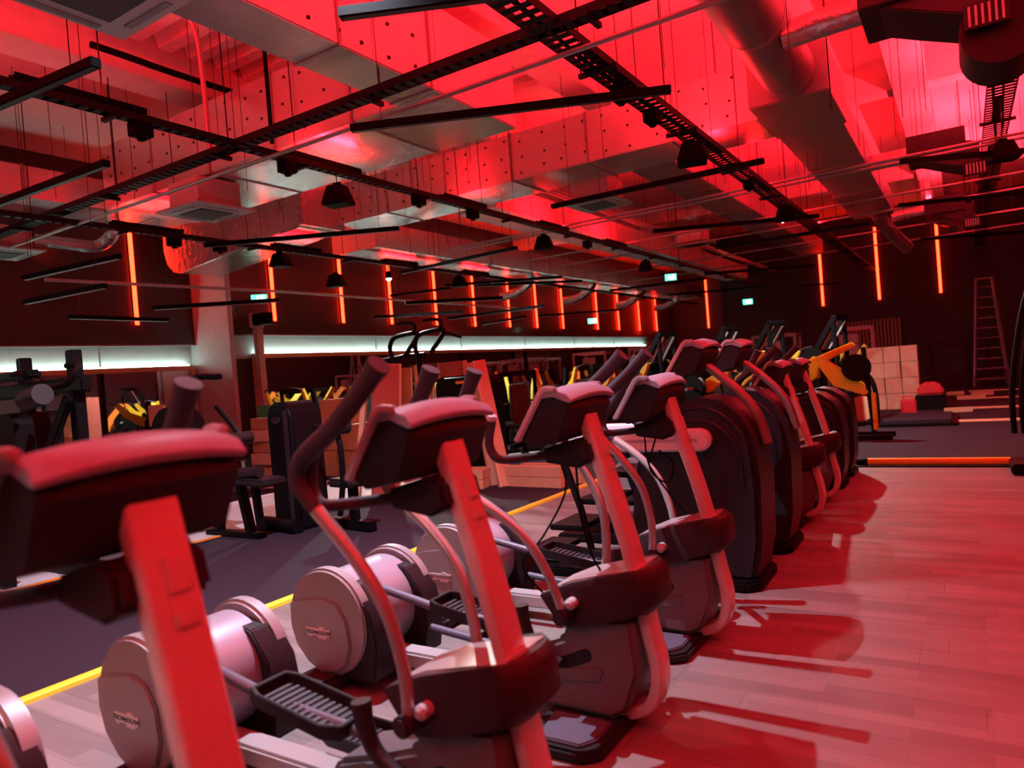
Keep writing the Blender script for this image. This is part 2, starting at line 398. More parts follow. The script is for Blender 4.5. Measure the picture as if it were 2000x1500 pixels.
lb = thing('light_bar', 'added white fill light hung behind the viewer, outside the view', 'light', (-3.2, -2.6, 3.8))  # white fill light added behind the camera, shaped as a light bar
part('bar', 'bar_black', lb, lambda bm: b2(bm, -1.45, 1.45, -.04, .04, 0, .06), .004)
part('diffuser', 'lamp_white', lb, lambda bm: b2(bm, -1.43, 1.43, -.025, .025, -.005, 0))
for s_ in (-1, 1): part('suspension_wire', 'wire', lb, lambda bm: cyl(bm, (s_*1.1, 0, .05), (s_*1.1, 0, ZC-3.8), .004, 5))
ld = bpy.data.lights.new('fill_bar_light', 'AREA'); ld.shape = 'RECTANGLE'; ld.size = 2.8; ld.size_y = .06; ld.energy = FILL_W; ld.color = (1, .93, .88)
lo = bpy.data.objects.new('fill_bar_light', ld); COL.objects.link(lo); lo.parent = lb; lo.location = (0, 0, -.03)

def small_spot(loc, aim, power, col, label, size=150):
    t = thing('spot_lamp', label, 'lamp', loc)
    part('lamp_head', 'bar_black', t, lambda bm: tube(bm, [(0, 0, .02), (0, 0, .04), (0, 0, .16), (0, 0, .18)], [.06, .06, .055, .02], 16))
    part('lens', 'lamp_white', t, lambda bm: tube(bm, [(0, 0, .03), (0, 0, .012), (0, 0, -.012), (0, 0, -.022)], [.055, .055, .040, .012], 16))
    part('stem', 'bar_black', t, lambda bm: cyl(bm, (0, 0, .17), (0, 0, .32), .010, 6))
    ld = bpy.data.lights.new('lamp_light', 'SPOT'); ld.energy = power; ld.color = col; ld.spot_size = math.radians(size); ld.spot_blend = .6; ld.shadow_soft_size = .05
    lo = bpy.data.objects.new('lamp_light', ld); COL.objects.link(lo); lo.parent = t; lo.location = (0, 0, -.03)
    lo.rotation_euler = Vector(aim).to_track_quat('-Z', 'Y').to_euler()
small_spot((-10.05, 11.4, 3.70), (.5, .1, -1), SPOT_2, (.92, 1.0, .93), 'lit greenish white spot lamp sparkling in front of the fourth red tube')
small_spot((-2.55, 13.25, 3.80), (.15, .05, -1), SPOT_3, (1.0, .95, .92), 'small lit spot lamp under the broad cable tray beside the far speaker', 152)

# ------------------------------------------------------------------ elliptical trainers (front of each faces the aisle, +x)
def S(pr): return [(p[0]+2.0, p[1]) for p in pr]
def arch_prism(bm, prof, hw, k, n=10, topz=1.34, bow=.0):
    """profile extruded across y with its upper part falling off towards the ends (arched cap)"""
    loops = []
    for i in range(n+1):
        y = -hw+2*hw*i/n; u = (y/hw)**2
        loops.append([(p[0]+2.0-bow*u, y, p[1]-k*u*max(0, min(1, (p[1]-topz)/.06))) for p in prof])
    loft(bm, loops)
def console(t, dx=0., dz=0., bez='silver_light'):
    mv = lambda pr: [(p[0]+dx, p[1]+dz) for p in pr]
    body = mv([(-1.595, 1.235), (-1.455, 1.415), (-1.41, 1.425), (-1.355, 1.395), (-1.34, 1.35), (-1.40, 1.22), (-1.53, 1.19)])
    c = part('console', 'dark', t, lambda bm: arch_prism(bm, body, .205, .02, topz=1.34+dz, bow=.02), .004)
    cap = mv([(-1.475, 1.42), (-1.45, 1.440), (-1.40, 1.447), (-1.345, 1.430), (-1.322, 1.402), (-1.33, 1.385), (-1.405, 1.42), (-1.455, 1.415)])
    part('top_cap', 'cap', c, lambda bm: arch_prism(bm, cap, .215, .022, topz=1.34+dz, bow=.02), .003)
    for sd in (-1, 1):
        rim = mv([(-1.628, 1.222), (-1.492, 1.425), (-1.462, 1.446), (-1.405, 1.440), (-1.41, 1.415), (-1.452, 1.418), (-1.474, 1.402), (-1.598, 1.215)])
        part('bezel', bez, c, lambda bm: prism(bm, S(rim), sd*.196, sd*.222), .006)
    part('screen', 'screen', c, lambda bm: prism(bm, S(mv([(-1.607, 1.247), (-1.487, 1.406), (-1.48, 1.40), (-1.60, 1.241)])), -.19, .19))
    return c
def logo(parent, x, y, z, s, face):
    """raised maker's plate with its lettering, lying on a side panel; face -1 looks to -y"""
    def fr(bm):
        o = [(-.5, .10), (-.5, -.02), (-.42, -.14), (-.26, -.14), (-.24, -.10), (-.02, -.10), (0, -.17), (.34, -.17), (.38, -.10), (.5, -.10), (.5, .12), (.3, .12), (.26, .18), (.08, .18), (.04, .12), (-.46, .12)]
        prism(bm, [(x+p[0]*s, z+p[1]*s) for p in o], y, y+face*.003)
    pl = part('maker_plate', 'white_text', parent, fr)
    cu = bpy.data.curves.new('lettering', 'FONT'); cu.body = 'TECHNOGYM'; cu.align_x = 'CENTER'; cu.align_y = 'CENTER'; cu.size = s*.165; cu.extrude = .0012
    to = bpy.data.objects.new('tmp', cu); COL.objects.link(to)
    dg = bpy.context.evaluated_depsgraph_get(); me = bpy.data.meshes.new_from_object(to.evaluated_get(dg)); bpy.data.objects.remove(to)
    me.name = 'lettering'; me.materials.clear(); me.materials.append(MATS['dark'])
    R = Matrix.Rotation(PI/2, 4, 'X') if face < 0 else Matrix.Rotation(PI, 4, 'Z') @ Matrix.Rotation(PI/2, 4, 'X')
    me.transform(Matrix.Translation((x, y+face*.0035, z)) @ R)
    o = bpy.data.objects.new('lettering', me); COL.objects.link(o); o.parent = parent
    return pl
def make_elliptical(loc, label):
    t = thing('elliptical_trainer', label, 'exercise machine', loc, group='elliptical trainers in the front row')
    part('base_beam', 'silver', t, lambda bm: b2(bm, -.95, .45, -.055, .055, .07, .15), .012)
    def ff(bm):
        prism(bm, [(.38, -.36), (.46, -.40), (.68, -.40), (.74, -.34), (.74, .34), (.68, .40), (.46, .40), (.38, .36)], .0, .05, 'Z')
    f = part('front_foot', 'dark', t, ff, .012)
    for s in (-1, 1): part('foot_cover', 'foot_grey', f, lambda bm: prism(bm, [(.43, s*.15), (.47, s*.37), (.66, s*.37), (.70, s*.30), (.70, s*.15)], .045, .066, 'Z'), .006)
    rf = part('rear_foot', 'shroud', t, lambda bm: prism(bm, [(-.72, -.40), (-.68, -.44), (-.86, -.46), (-.94, -.42), (-.94, .42), (-.86, .46), (-.68, .44), (-.72, .40)][::1], .0, .085, 'Z'), .02)
    hp = [(-1.50, .45), (-1.53, .36), (-1.70, .30), (-1.88, .25), (-1.95, .15), (-1.90, .065), (-1.32, .05), (-1.25, .09), (-1.185, .26), (-1.20, .48)]
    h = part('housing', 'housing_grey', t, lambda bm: prism(bm, S(hp), -.115, .115), .02, seg=3)
    for s in (-1, 1):
        pr = []
        for cx, cz, a0 in ((-1.42, .305, -80), (-1.60, .225, 100)):
            for i in range(7): a = math.radians(a0+30*i-10); pr.append((cx+2+.03*math.cos(a), cz+.03*math.sin(a)))
        part('slot', 'dark', h, lambda bm: prism(bm, pr, s*.112, s*.117))
        part('side_rib', 'housing_grey', h, lambda bm: prism(bm, S([(-1.86, .20), (-1.36, .265), (-1.34, .25), (-1.36, .20), (-1.86, .135)]), s*.10, s*.122), .006)
    bp_ = [(-1.60, .555), (-1.45, .615), (-1.28, .655), (-1.125, .685), (-1.095, .66), (-1.085, .55), (-1.13, .50), (-1.30, .455), (-1.48, .425), (-1.53, .45)]
    def shr(bm):
        lo = []
        for y in (-.145, -.14, -.125, -.09, -.04, .04, .09, .125, .14, .145):
            k = (abs(y)/.145)**4*.065; lo.append([(p[0]+2-k*max(0, min(1, (p[0]+1.35)/.2)), y, p[1]-(.01 if abs(y) > .142 and p[1] > .54 else 0)) for p in bp_])
        loft(bm, lo)
    b = part('shroud', 'shroud', t, shr, sharp=50)
    part('shroud_top', 'silver', b, lambda bm: prism(bm, S([(-1.575, .57), (-1.45, .622), (-1.28, .662), (-1.15, .687), (-1.15, .672), (-1.45, .60)]), -.122, .122), .006)
    m = part('mast', 'mast', t, lambda bm: sweep_xz(bm, S([(-1.395, 1.35), (-1.335, 1.13), (-1.262, .88), (-1.205, .64), (-1.172, .43), (-1.142, .28), (-1.148, .17), (-1.20, .085), (-1.34, .035)]), .115, .052, .014))
    def mp(bm):
        M = Matrix.Rotation(math.radians(15), 4, 'Y')
        box(bm, (-1.318+2, .012, 1.17), (.012, .05, .075), m=M.inverted())
    part('mast_plate', 'mast', m, mp, .003)
    part('mast_plate', 'mast', m, lambda bm: box(bm, (-1.292+2, .012, 1.085), (.012, .05, .03), m=Matrix.Rotation(math.radians(-15), 4, 'Y')), .003)
    console(t)
    br = part('bracket', 'dark', t, lambda bm: prism(bm, S([(-1.57, 1.17), (-1.40, 1.215), (-1.35, 1.20), (-1.33, 1.12), (-1.40, 1.09), (-1.56, 1.115)]), -.10, .10), .012)
    for s in (-1, 1):
        fb = part('fixed_handlebar', 'grip', t, lambda bm: tube(bm, [(.46, s*.08, 1.145), (.40, s*.16, 1.145), (.33, s*.25, 1.15), (.29, s*.255, 1.175), (.275, s*.255, 1.23), (.30, s*.255, 1.32)], .019, 10, 5))
        part('sensor_cap', 'silver_light', fb, lambda bm: tube(bm, [(.298, s*.255, 1.315), (.303, s*.255, 1.335), (.305, s*.255, 1.343)], [.02, .02, .008], 10))
    for s, ph in ((-1, 0.), (1, -16.)):
        pv = Vector((.53, s*.185, .49))
        def P_(X, z): return (X+2.0-pv.x, s*.115*min(1, max(0, (z-.49)/.75)), z-pv.z)
        a = part('moving_arm', 'silver', t, lambda bm: tube(bm, [P_(-1.47, .49), P_(-1.45, .66), P_(-1.475, .85), P_(-1.565, 1.01), P_(-1.69, 1.155)], [.019, .023], 12, 6), loc=pv)
        a.rotation_euler = (0, math.radians(ph), 0)
        part('grip', 'grip', a, lambda bm: tube(bm, [P_(-1.68, 1.145), P_(-1.735, 1.22), P_(-1.71, 1.295), P_(-1.58, 1.38), P_(-1.46, 1.475), P_(-1.365, 1.56)], [.026, .025, .025, .026, .026, .027, .027, .028, .029, .030, .030, .030, .030, .030, .030, .030, .030, .031, .031, .033, .036], 12, 4))
        part('pivot', 'shroud', a, lambda bm: cyl(bm, (0, -s*.05, 0), (0, s*.045, 0), .034, 16), .008)
        part('pivot_knob', 'silver_light', a, lambda bm: tube(bm, [(.045, -s*.04, .035), (.045, s*.0, .035), (.045, s*.012, .035)], [.024, .024, .012], 12))
    # rear wheel housing
    def ell(rx, rz, n=40, cx=-2.79, cz=.335): return [(cx+2+rx*math.cos(2*PI*i/n), cz+rz*math.sin(2*PI*i/n)) for i in range(n)]
    part('drum', 'drum', t, lambda bm: prism(bm, ell(.245, .235), -.19, .19), .01)
    for s in (-1, 1): part('drum_core', 'dark', t, lambda bm: prism(bm, S([(-2.72, .545), (-2.60, .52), (-2.50, .40), (-2.47, .25), (-2.50, .07), (-2.72, .06)]), s*.12, s*.262), .006)
    for s in (-1, 1):
        d = part('wheel_cover', 'disc_grey', t, lambda bm: prism(bm, ell(.272, .272), s*.20, s*.275), .014, seg=3)
        def panel(bm):
            pr = [(-3.04, .42), (-2.95, .445), (-2.80, .465), (-2.70, .44), (-2.64, .36), (-2.625, .24), (-2.66, .14), (-2.74, .095), (-2.84, .075), (-2.93, .12), (-3.01, .20), (-3.045, .30)]
            prism(bm, S(pr), s*.27, s*.288)
        part('cover_panel', 'disc_grey', d, panel, .008)
        logo(d, -.84, s*.288, .285, .17, s)
        hi = s < 0
        zb, zp = (.50, .40) if hi else (.22, .14)
        xb = -.50 if hi else -.62
        pb = part('pedal_bar', 'foot_grey', t, lambda bm: tube(bm, [(xb, s*.155, zb), (-.12, s*.155, zp+.03), (.30, s*.155, zp)], .021, 10))
        def tray(bm):
            o = [(-.22, -.075), (-.17, -.095), (.14, -.095), (.20, -.06), (.20, .06), (.14, .095), (-.17, .095), (-.22, .075)]
            i = [(p[0]*.93, p[1]*.88) for p in o]
            lo = [[(p[0], p[1], 0) for p in o], [(p[0], p[1], .05) for p in o], [(p[0], p[1], .05) for p in i], [(p[0], p[1], .012) for p in i]]
            loft(bm, lo)
        pd = part('pedal', 'dark', t, tray, .003, loc=(.06, s*.15, zp+.018))
        pd.rotation_euler = (0, math.radians(9 if hi else 2), 0)
        part('tread', 'tread', pd, lambda bm: [b2(bm, -.18+.03*k, -.168+.03*k, -.075, .075, .012, .018) for k in range(11)])
        part('link_arm', 'shroud', t, lambda bm: tube(bm, [(.30, s*.15, zp+.10), (.31, s*.15, zp+.02), (.35, s*.145, .5*(zp+.27)), (.47, s*.14, .265)], [.034, .036, .030, .022], 10, 4))
    return t
EL = make_elliptical((-2.0, 1.78, .0), 'second elliptical trainer from the left, sharp wheel cover hidden behind its neighbour, tall grip left of its console')
EL['label'] = 'elliptical trainer in front of the leaning timber boards, second from the left'
dup(EL, (-2.0, .80, 0), label='blurred elliptical trainer at the left foreground, its console the largest in view')
E3 = dup(EL, (-2.0, 2.76, 0), label='elliptical trainer with a dangling black cord, third from the left in the row')
E4 = dup(EL, (-2.0, 3.76, 0), label='elliptical trainer next to the white handrail of the stair climber, fourth from the left')
dup(EL, (-2.0, 6.75, 0), label='elliptical trainer just past the two tall black stair climbers')
dup(EL, (-2.0, 7.66, 0), label='farthest elliptical trainer in the row, right of the first one past the stair climbers')
for Y0, pts, lb in ((2.76, [(-1.52, -.02, 1.12), (-1.50, -.03, .98), (-1.62, -.05, .78), (-1.72, -.08, .66), (-1.62, -.06, .52), (-1.52, -.03, .46)], 'third'), (2.76, [(-1.45, -.01, 1.12), (-1.44, -.02, .90), (-1.40, -.03, .72), (-1.36, -.02, .63)], 'third'),
                    (3.76, [(-1.53, -.02, 1.11), (-1.52, -.03, .98), (-1.50, 0, .90), (-1.42, .05, .75), (-1.36, .08, .66)], 'fourth'), (3.76, [(-1.46, -.02, 1.11), (-1.51, -.03, .93), (-1.43, .02, .84), (-1.40, .04, .95), (-1.47, .02, 1.02)], 'fourth')):
    part('power_cord', 'bar_black', E3 if lb == 'third' else E4, lambda bm: tube(bm, [(p[0]+2, p[1], p[2]) for p in pts], .005, 6, 6))
for o in E3.children:
    if o.name.startswith('moving_arm'): o.rotation_euler = (0, math.radians(-20 if o.location.y < 0 else 2), 0)

# ------------------------------------------------------------------ stair climbers with big black hoods
def make_climber(loc, label, k=1.0, top=True):
    t = thing('stair_climber', label, 'exercise machine', loc, group='stair climbers in the front row')
    hp = [(-1.22, .05), (-1.165, .30), (-1.15, .70), (-1.17, .98), (-1.24, 1.12), (-1.36, 1.225), (-1.50, 1.26), (-1.66, 1.22), (-1.82, 1.10), (-1.95, .92), (-2.02, .60), (-2.05, .30), (-2.05, .05)]
    hp = [(p[0], p[1]*k) for p in hp]
    h = part('hood', 'hood', t, lambda bm: prism(bm, S(hp), -.23, .23), .035, seg=4)
    for j, f in enumerate((.90, .78)):
        for s in (-1, 1):
            path = [(-1.58+2+(p[0]+1.58)*f, s*.232, (.55*k+(p[1]-.55*k)*f)) for p in hp[2:10]]
            part('ridge', 'hood', h, lambda bm: tube(bm, path, .009, 6, 3))
    part('badge', 'shroud', h, lambda bm: prism(bm, S([(-1.42, .62*k), (-1.38, .64*k), (-1.37, .34*k), (-1.40, .32*k)]), -.235, -.23))
    part('base', 'black_frame', t, lambda bm: prism(bm, [(-1.15, -.30), (.74, -.30), (.82, -.22), (.82, .22), (.74, .30), (-1.15, .30)], .0, .07, 'Z'), .015)
    for j in range(4):
        part('step', 'black_frame', t, lambda bm: b2(bm, -.95+j*.24, -.68+j*.24, -.22, .22, .12+j*.2, .16+j*.2), .008)
    for s in (-1, 1):
        part('rear_leg', 'black_frame', t, lambda bm: tube(bm, [(-.55, s*.27, .95), (-.40, s*.28, .5), (-.30, s*.29, .05)], .026, 8))
    if top:
        part('mast', 'climb_mast', t, lambda bm: sweep_xz(bm, S([(-1.60, 1.54), (-1.45, 1.42), (-1.30, 1.28), (-1.185, 1.12), (-1.13, .92)]), .11, .045, .014))
        console(t, -.10, .20, 'silver_light')
        for s in (-1, 1):
            def rail(bm):
                pr = []
                for cx, a0 in ((-1.49, -90), (-2.42, 90)):
                    for i in range(9): a = math.radians(a0+22.5*i); pr.append((cx+2+.075*math.cos(a), .985+.075*math.sin(a)))
                prism(bm, pr, s*.245, s*.315)
            r_ = part('hand_rail', 'white_rail', t, rail, .014, seg=3)
            part('rail_groove', 'silver', r_, lambda bm: b2(bm, -.40, .50, s*.312, s*.318, .975, .995), .002)
    return t
CL = make_climber((-2.0, 4.86, 0), 'tall black stair climber with a broad white handrail beside the fourth elliptical trainer')
dup(CL, (-2.0, 5.82, 0), label='second tall black stair climber, directly behind the one with the white handrail', skip=('hand_rail',))
C2 = make_climber((-2.0, 8.55, 0), 'lower black hooded machine after the farthest elliptical trainer', .84, False)
dup(C2, (-2.0, 9.35, 0), label='last black hooded machine of the row, next to the yellow pipe')

# ------------------------------------------------------------------ ducts and ceiling services
def duct(name, label, x0, x1, y0, y1, z0, z1, ax, m='foil', pins=(), step=1.25, r=.012):
    DUCTS.append((x0, x1, y0, y1, z0)); t = thing(name, label, 'duct', ((x0+x1)/2, (y0+y1)/2, z0)); cx, cy = (x0+x1)/2, (y0+y1)/2
    hx, hy, h = (x1-x0)/2, (y1-y0)/2, z1-z0
    part('duct_body', m, t, lambda bm: b2(bm, -hx, hx, -hy, hy, 0, h), r)
    n = int((x1-x0 if ax == 'X' else y1-y0)/step); fl = None
    for k in range(1, n+1):
        p = (-hx+k*step, 0, 0) if ax == 'X' else (0, -hy+k*step, 0)
        if fl is None:
            fl = part('flange', 'galv' if m != 'lit_white' else m, t, (lambda bm: b2(bm, -.02, .02, -hy-.012, hy+.012, -.012, h+.012)) if ax == 'X' else (lambda bm: b2(bm, -hx-.012, hx+.012, -.02, .02, -.012, h+.012)), .003, loc=p)
        else: c = fl.copy(); COL.objects.link(c); c.location = p
    if pins:
        bm = bmesh.new()
        for f in pins:
            L = 2*hx if f in '-Y' else 2*hy
            for i in range(int(L/.34)):
                for j in range(3):
                    a = -L/2+.2+i*.34+random.uniform(-.05, .05); z = h*(j+.5)/3+random.uniform(-.04, .04)
                    if f == '-': bm_c, s = (a, -hy-.004, z), (.026, .016, .026)
                    elif f == '+': bm_c, s = (hx+.004, a, z), (.016, .026, .026)
                    else: continue
                    box(bm, bm_c, s)
        if bm.verts:
            o = obj('insulation_pins', bm, 'tray_metal', t); o['kind'] = 'stuff'
        else: bm.free()
    return t
duct('air_duct', 'foil clad duct running away from the viewer at the top, left of centre', -4.85, -4.30, 3.25, 5.85, 4.4, 5.25, 'Y', pins='+')
duct('air_duct', 'nearer foil clad cross duct behind the left cable tray, studded with pins', -10.5, -4.30, 5.85, 7.35, 4.4, 5.3, 'X', pins='-')
duct('air_duct', 'long red-lit foil cross duct spanning the middle of the ceiling', -9.3, -1.98, 9.25, 10.2, 4.4, 5.1, 'X', pins='-')
E2 = thing('air_duct', 'crinkled foil duct end curving down in front of the left wall', 'duct', (-11.3, 9.05, 4.0))
part('duct_body', 'foil_crinkle', E2, lambda bm: prism(bm, [(-2.0, 1.1), (-2.02, .5), (-1.93, .22), (-1.75, .06), (-1.5, 0), (1.9, .30), (2.0, .40), (2.0, 1.1)], -.55, .35), .02, seg=3)
part('collar', 'foil_crinkle', E2, lambda bm: b2(bm, 1.95, 2.05, -.6, .4, .32, 1.14), .02)
duct('air_duct', 'flat dark rectangular duct running from the junction box towards the back wall', -1.95, -1.15, 10.25, 18.2, 4.4, 4.85, 'Y', 'galv', step=2.4)
duct('air_duct', 'junction box where the round spiral duct meets the cross duct', -1.97, -1.10, 8.75, 10.24, 4.38, 4.95, 'Y', 'galv', step=9)
duct('air_duct', 'pale duct with white light put into its colour, running along the hall behind the hanging speakers', -7.6, -6.75, 10.6, 27.9, 4.45, 4.9, 'Y', 'lit_white', step=2.4)
duct('air_duct', 'mint lit foil duct running along above the mirrored wall', -10.7, -9.5, 10.5, 31, 4.2, 4.7, 'Y', 'foil', step=2.0)
duct('air_duct', 'mint lit duct along the recess wall at the far left', -12.2, -11.0, -3, 7.6, 4.55, 5.0, 'Y', 'foil', step=2.0)
duct('air_duct', 'dark duct behind the middle ceiling cassette', -4.2, -3.5, 10.3, 24, 4.5, 4.95, 'Y', 'galv', step=2.4)
# round spiral duct
t = thing('spiral_duct', 'big round galvanised spiral duct at the top right, running to the junction box', 'duct', (-1.5, 2, 4.68))
part('duct_body', 'galv', t, lambda bm: cyl(bm, (0, -6, 0), (0, 6.76, 0), .29, 32))
for k in range(9): part('seam', 'conduit', t, lambda bm: cyl(bm, (0, -5.4+k*1.5, 0), (0, -5.36+k*1.5, 0), .297, 32))
# fan coil units with flexible duct, outlet and grille
def fancoil(loc, label, k=1.0):
    t = thing('fan_coil', label, 'air unit', loc)
    part('flex_duct', 'foil_crinkle', t, lambda bm: tube(bm, [(-1.15, 0, .10), (-.9, .02, .12), (-.62, .0, .12), (-.42, 0, .12)], .13, 20, 4))
    part('case', 'shroud', t, lambda bm: b2(bm, -.45, .35, -.42, .42, -.05, .32), .01)
    part('access_panel', 'dark', t, lambda bm: b2(bm, -.28, .22, -.25, .25, -.062, -.05), .004)
    part('outlet_hood', 'shroud', t, lambda bm: prism(bm, [(-.30, -.05), (.0, -.18), (.30, -.30), (.52, -.32), (.52, .05), (.35, .10)], -.36, .36), .01)
    gr = part('grille', 'dark', t, lambda bm: b2(bm, .30, .62, -.40, -.36, -.46, -.26), .004)
    for j in range(6): part('grille_slat', 'silver_light', gr, lambda bm: b2(bm, .33+j*.045, .348+j*.045, -.41, -.40, -.44, -.28))
    if loc[1] < 10: part('fan_drum', 'dark', t, lambda bm: cyl(bm, (.55, -.3, -.45), (.55, .35, -.45), .29, 28))
    part('hanger', 'wire', t, lambda bm: cyl(bm, (-.3, 0, .3), (-.3, 0, ZC-loc[2]), .006, 6))
    return t
fancoil((-.15, 7.35, 4.42), 'dark fan coil unit with slatted outlet at the top right corner')
fancoil((-.15, 13.6, 4.45), 'second dark fan coil unit beyond the top right one')
fancoil((-.15, 19.6, 4.45), 'farthest fan coil unit, above the back wall tubes')
# cassette air units
def cassette(loc, s, label):
    t = thing('ceiling_cassette', label, 'air unit', loc)
    part('case', 'cassette', t, lambda bm: b2(bm, -.36*s, .36*s, -.36*s, .36*s, .04, .40), .01)
    p = part('panel', 'cassette', t, lambda bm: loft(bm, [[(a*s*.5, b*s*.5, .05) for a, b in ((-1, -1), (1, -1), (1, 1), (-1, 1))], [(a*s*.5, b*s*.5, .02) for a, b in ((-1, -1), (1, -1), (1, 1), (-1, 1))], [(a*s*.45, b*s*.45, 0) for a, b in ((-1, -1), (1, -1), (1, 1), (-1, 1))]]), .004)
    part('intake_grille', 'grille_dark', p, lambda bm: b2(bm, -.27*s, .27*s, -.27*s, .27*s, -.012, .002), .004)
    for a in range(4):
        o = part('louvre', 'silver', p, lambda bm: b2(bm, -.26*s, .26*s, .36*s, .42*s, -.008, .002), .003); o.rotation_euler = (0, 0, a*PI/2)
    for a, b in ((-1, -1), (1, 1)): part('drop_rod', 'wire', t, lambda bm: cyl(bm, (a*.3*s, b*.3*s, .38), (a*.3*s, b*.3*s, top_at(loc[0]+a*.3*s, loc[1]+b*.3*s, loc[2]+.4)-loc[2]), .006, 6))
    return t
cassette((-8.45, 6.06, 3.98), .89, 'white ceiling cassette unit hanging near the left cable tray crossing')
cassette((-4.65, 2.62, 4.2), .98, 'large ceiling cassette unit cut by the top left edge of the view')
cassette((-12.5, 5.25, 4.0), .95, 'ceiling cassette unit in front of the recess wall at the left edge')
cassette((-5.0, 11.0, 4.2), .9, 'ceiling cassette unit beyond the long cross duct, over the middle of the hall')
cassette((-5.5, 17.5, 4.35), .9, 'far ceiling cassette unit right of the pale duct')

# cable trays
def tray(label, p, q, w, z):
    p, q = Vector((*p, z)), Vector((*q, z)); L = (q-p).length; a = math.atan2(q.y-p.y, q.x-p.x)
    t = thing('cable_tray', label, 'cable tray', p, a)
    for s in (-1, 1): part('side_rail', 'tray_metal', t, lambda bm: b2(bm, 0, L, s*w/2-.004, s*w/2+.004, 0, .07))
    bm = bmesh.new()
    for k in range(int(L/.12)): b2(bm, k*.12, k*.12+.07, -w/2, w/2, 0, .006)
    o = obj('rungs', bm, 'tray_metal', t); o['kind'] = 'stuff'
    part('cable', 'bar_black', t, lambda bm: tube(bm, [(L*k/14, random.uniform(-.3, .3)*w, .03) for k in range(15)], .018, 6, 2))
    part('cable', 'bar_black', t, lambda bm: tube(bm, [(L*k/14, random.uniform(-.3, .3)*w, .035) for k in range(15)], .014, 6, 2))
    for k in range(int(L/2.2)+1):
        wp = t.matrix_basis @ Vector((k*2.2+.02, w/2+.04, 0)); part('trapeze', 'tray_metal', t, lambda bm: [b2(bm, k*2.2, k*2.2+.04, -w/2-.06, w/2+.06, -.04, 0), cyl(bm, (k*2.2+.02, w/2+.04, -.02), (k*2.2+.02, w/2+.04, top_at(wp.x, wp.y, z+.1)-z), .007, 6)])
    return t
tray('broad dark perforated cable tray running diagonally from the top centre to the back wall', (-2.55, -3), (-2.55, 27.8), .24, 4.1)
tray('dark cable tray crossing the view from the left edge up to the top centre', (-13.2, 4.95), (2.3, 4.95), .14, 4.1)
tray('dark cable tray at the far right edge running to the back wall', (.56, 1), (.56, 27.8), .30, 4.45)
tray('narrow cable tray carrying the row of speakers in the middle left', (-6.3, -3), (-6.3, 27.8), .10, 4.1)
tray('narrow cable tray nearest the mirrored wall', (-10.05, -3), (-10.05, 32), .08, 4.0)
# pipes and conduits
def pipe(label, pts, r, m='conduit', name='conduit_pipe', sm=0, cat='pipe'):
    return tag(part(name, m, None, lambda bm: tube(bm, pts, r, 8, sm)), label, cat)
pipe('thin pipe running just below the left to centre cable tray', [(-13.2, 5.2, 4.02), (2.4, 5.2, 4.02)], .022)
pipe('pale sprinkler pipe crossing low before the left wall', [(-11.9, 5.6, 3.55), (-11.5, 9.9, 3.55), (-11.6, 20, 3.55)], .028, 'silver_light')
pipe('upright bent conduit loop at the upper left, arched at its top', [(-6.6, 3.9, 5.3), (-6.6, 4.15, 5.55), (-6.62, 4.5, 5.6), (-6.65, 4.8, 5.45), (-6.7, 4.9, 4.9), (-6.75, 4.95, 4.15)], .028, 'conduit', sm=4)
pipe('black knotted cable bundle on the beam at the upper left', [(-7.9, 4.4, 5.5), (-7.9, 4.8, 5.5), (-7.88, 5.3, 5.48), (-7.9, 6.4, 5.5)], .04, 'bar_black', 'cable_bundle', 3, 'cable')
pipe('black drop rod left of the spotlight cluster below the ribbed ceiling', [(-6.05, 5.2, 6.2), (-6.05, 5.2, 4.15)], .022, 'bar_black', 'drop_rod', 0, 'rod')
for k, (x, z) in enumerate(((-8.2, 4.75), (-8.05, 4.75), (-7.9, 4.75), (-5.9, 4.6), (-5.78, 4.6))):
    pipe('slim ceiling pipe, %s of five running to the back of the hall' % ORD[k], [(x, 10.3, z), (x, 31 if x < -7.85 else 27.9, z)], .03, 'silver')
for k, (y, z, x0, x1) in enumerate(((12.2, 4.25, -9, 2.3), (12.5, 4.25, -9, 2.3), (15.4, 4.3, -9, 2.3), (17.0, 4.3, -9, 2.3), (19.5, 4.25, -11, 2.3), (22.5, 4.3, -11, 2.3))):
    pipe('thin cross conduit, %s of six counted from the front' % ORD[k], [(x0, y, z), (x1, y, z)], .022, 'conduit')
pipe('crooked foil hose dropping from the left mint duct', [(-11.2, 6.3, 4.6), (-11.3, 6.4, 4.3), (-11.6, 6.3, 4.1), (-11.9, 6.0, 4.15), (-12.1, 5.6, 4.2)], .10, 'foil_crinkle', 'flex_hose', 4, 'hose')
for k, (x, y) in enumerate(((-10.1, 17.5), (-9.9, 21.0), (-9.8, 25.0), (-9.6, 28.5))):
    pipe('drooping foil hose below the mint duct, %s from the front' % ORD[k], [(x, y, 4.3), (x-.3, y+.2, 4.05), (x-.75, y+.2, 3.85), (x-1.2, y+.1, 3.8)], .13, 'foil_crinkle', 'flex_hose', 4, 'hose')
pipe('crinkled foil hose hanging at the end of the flat dark duct', [(-1.5, 18.2, 4.6), (-1.45, 18.8, 4.4), (-1.3, 19.6, 4.15), (-1.05, 20.4, 3.85)], .16, 'foil_crinkle', 'flex_hose', 4, 'hose')
pipe('foil hose bent over the back wall tubes', [(-.6, 21.4, 6.2), (-.6, 21.45, 5.1), (-.45, 22, 4.75), (-.1, 22.6, 4.6), (.1, 23, 4.3)], .16, 'foil_crinkle', 'flex_hose', 4, 'hose')

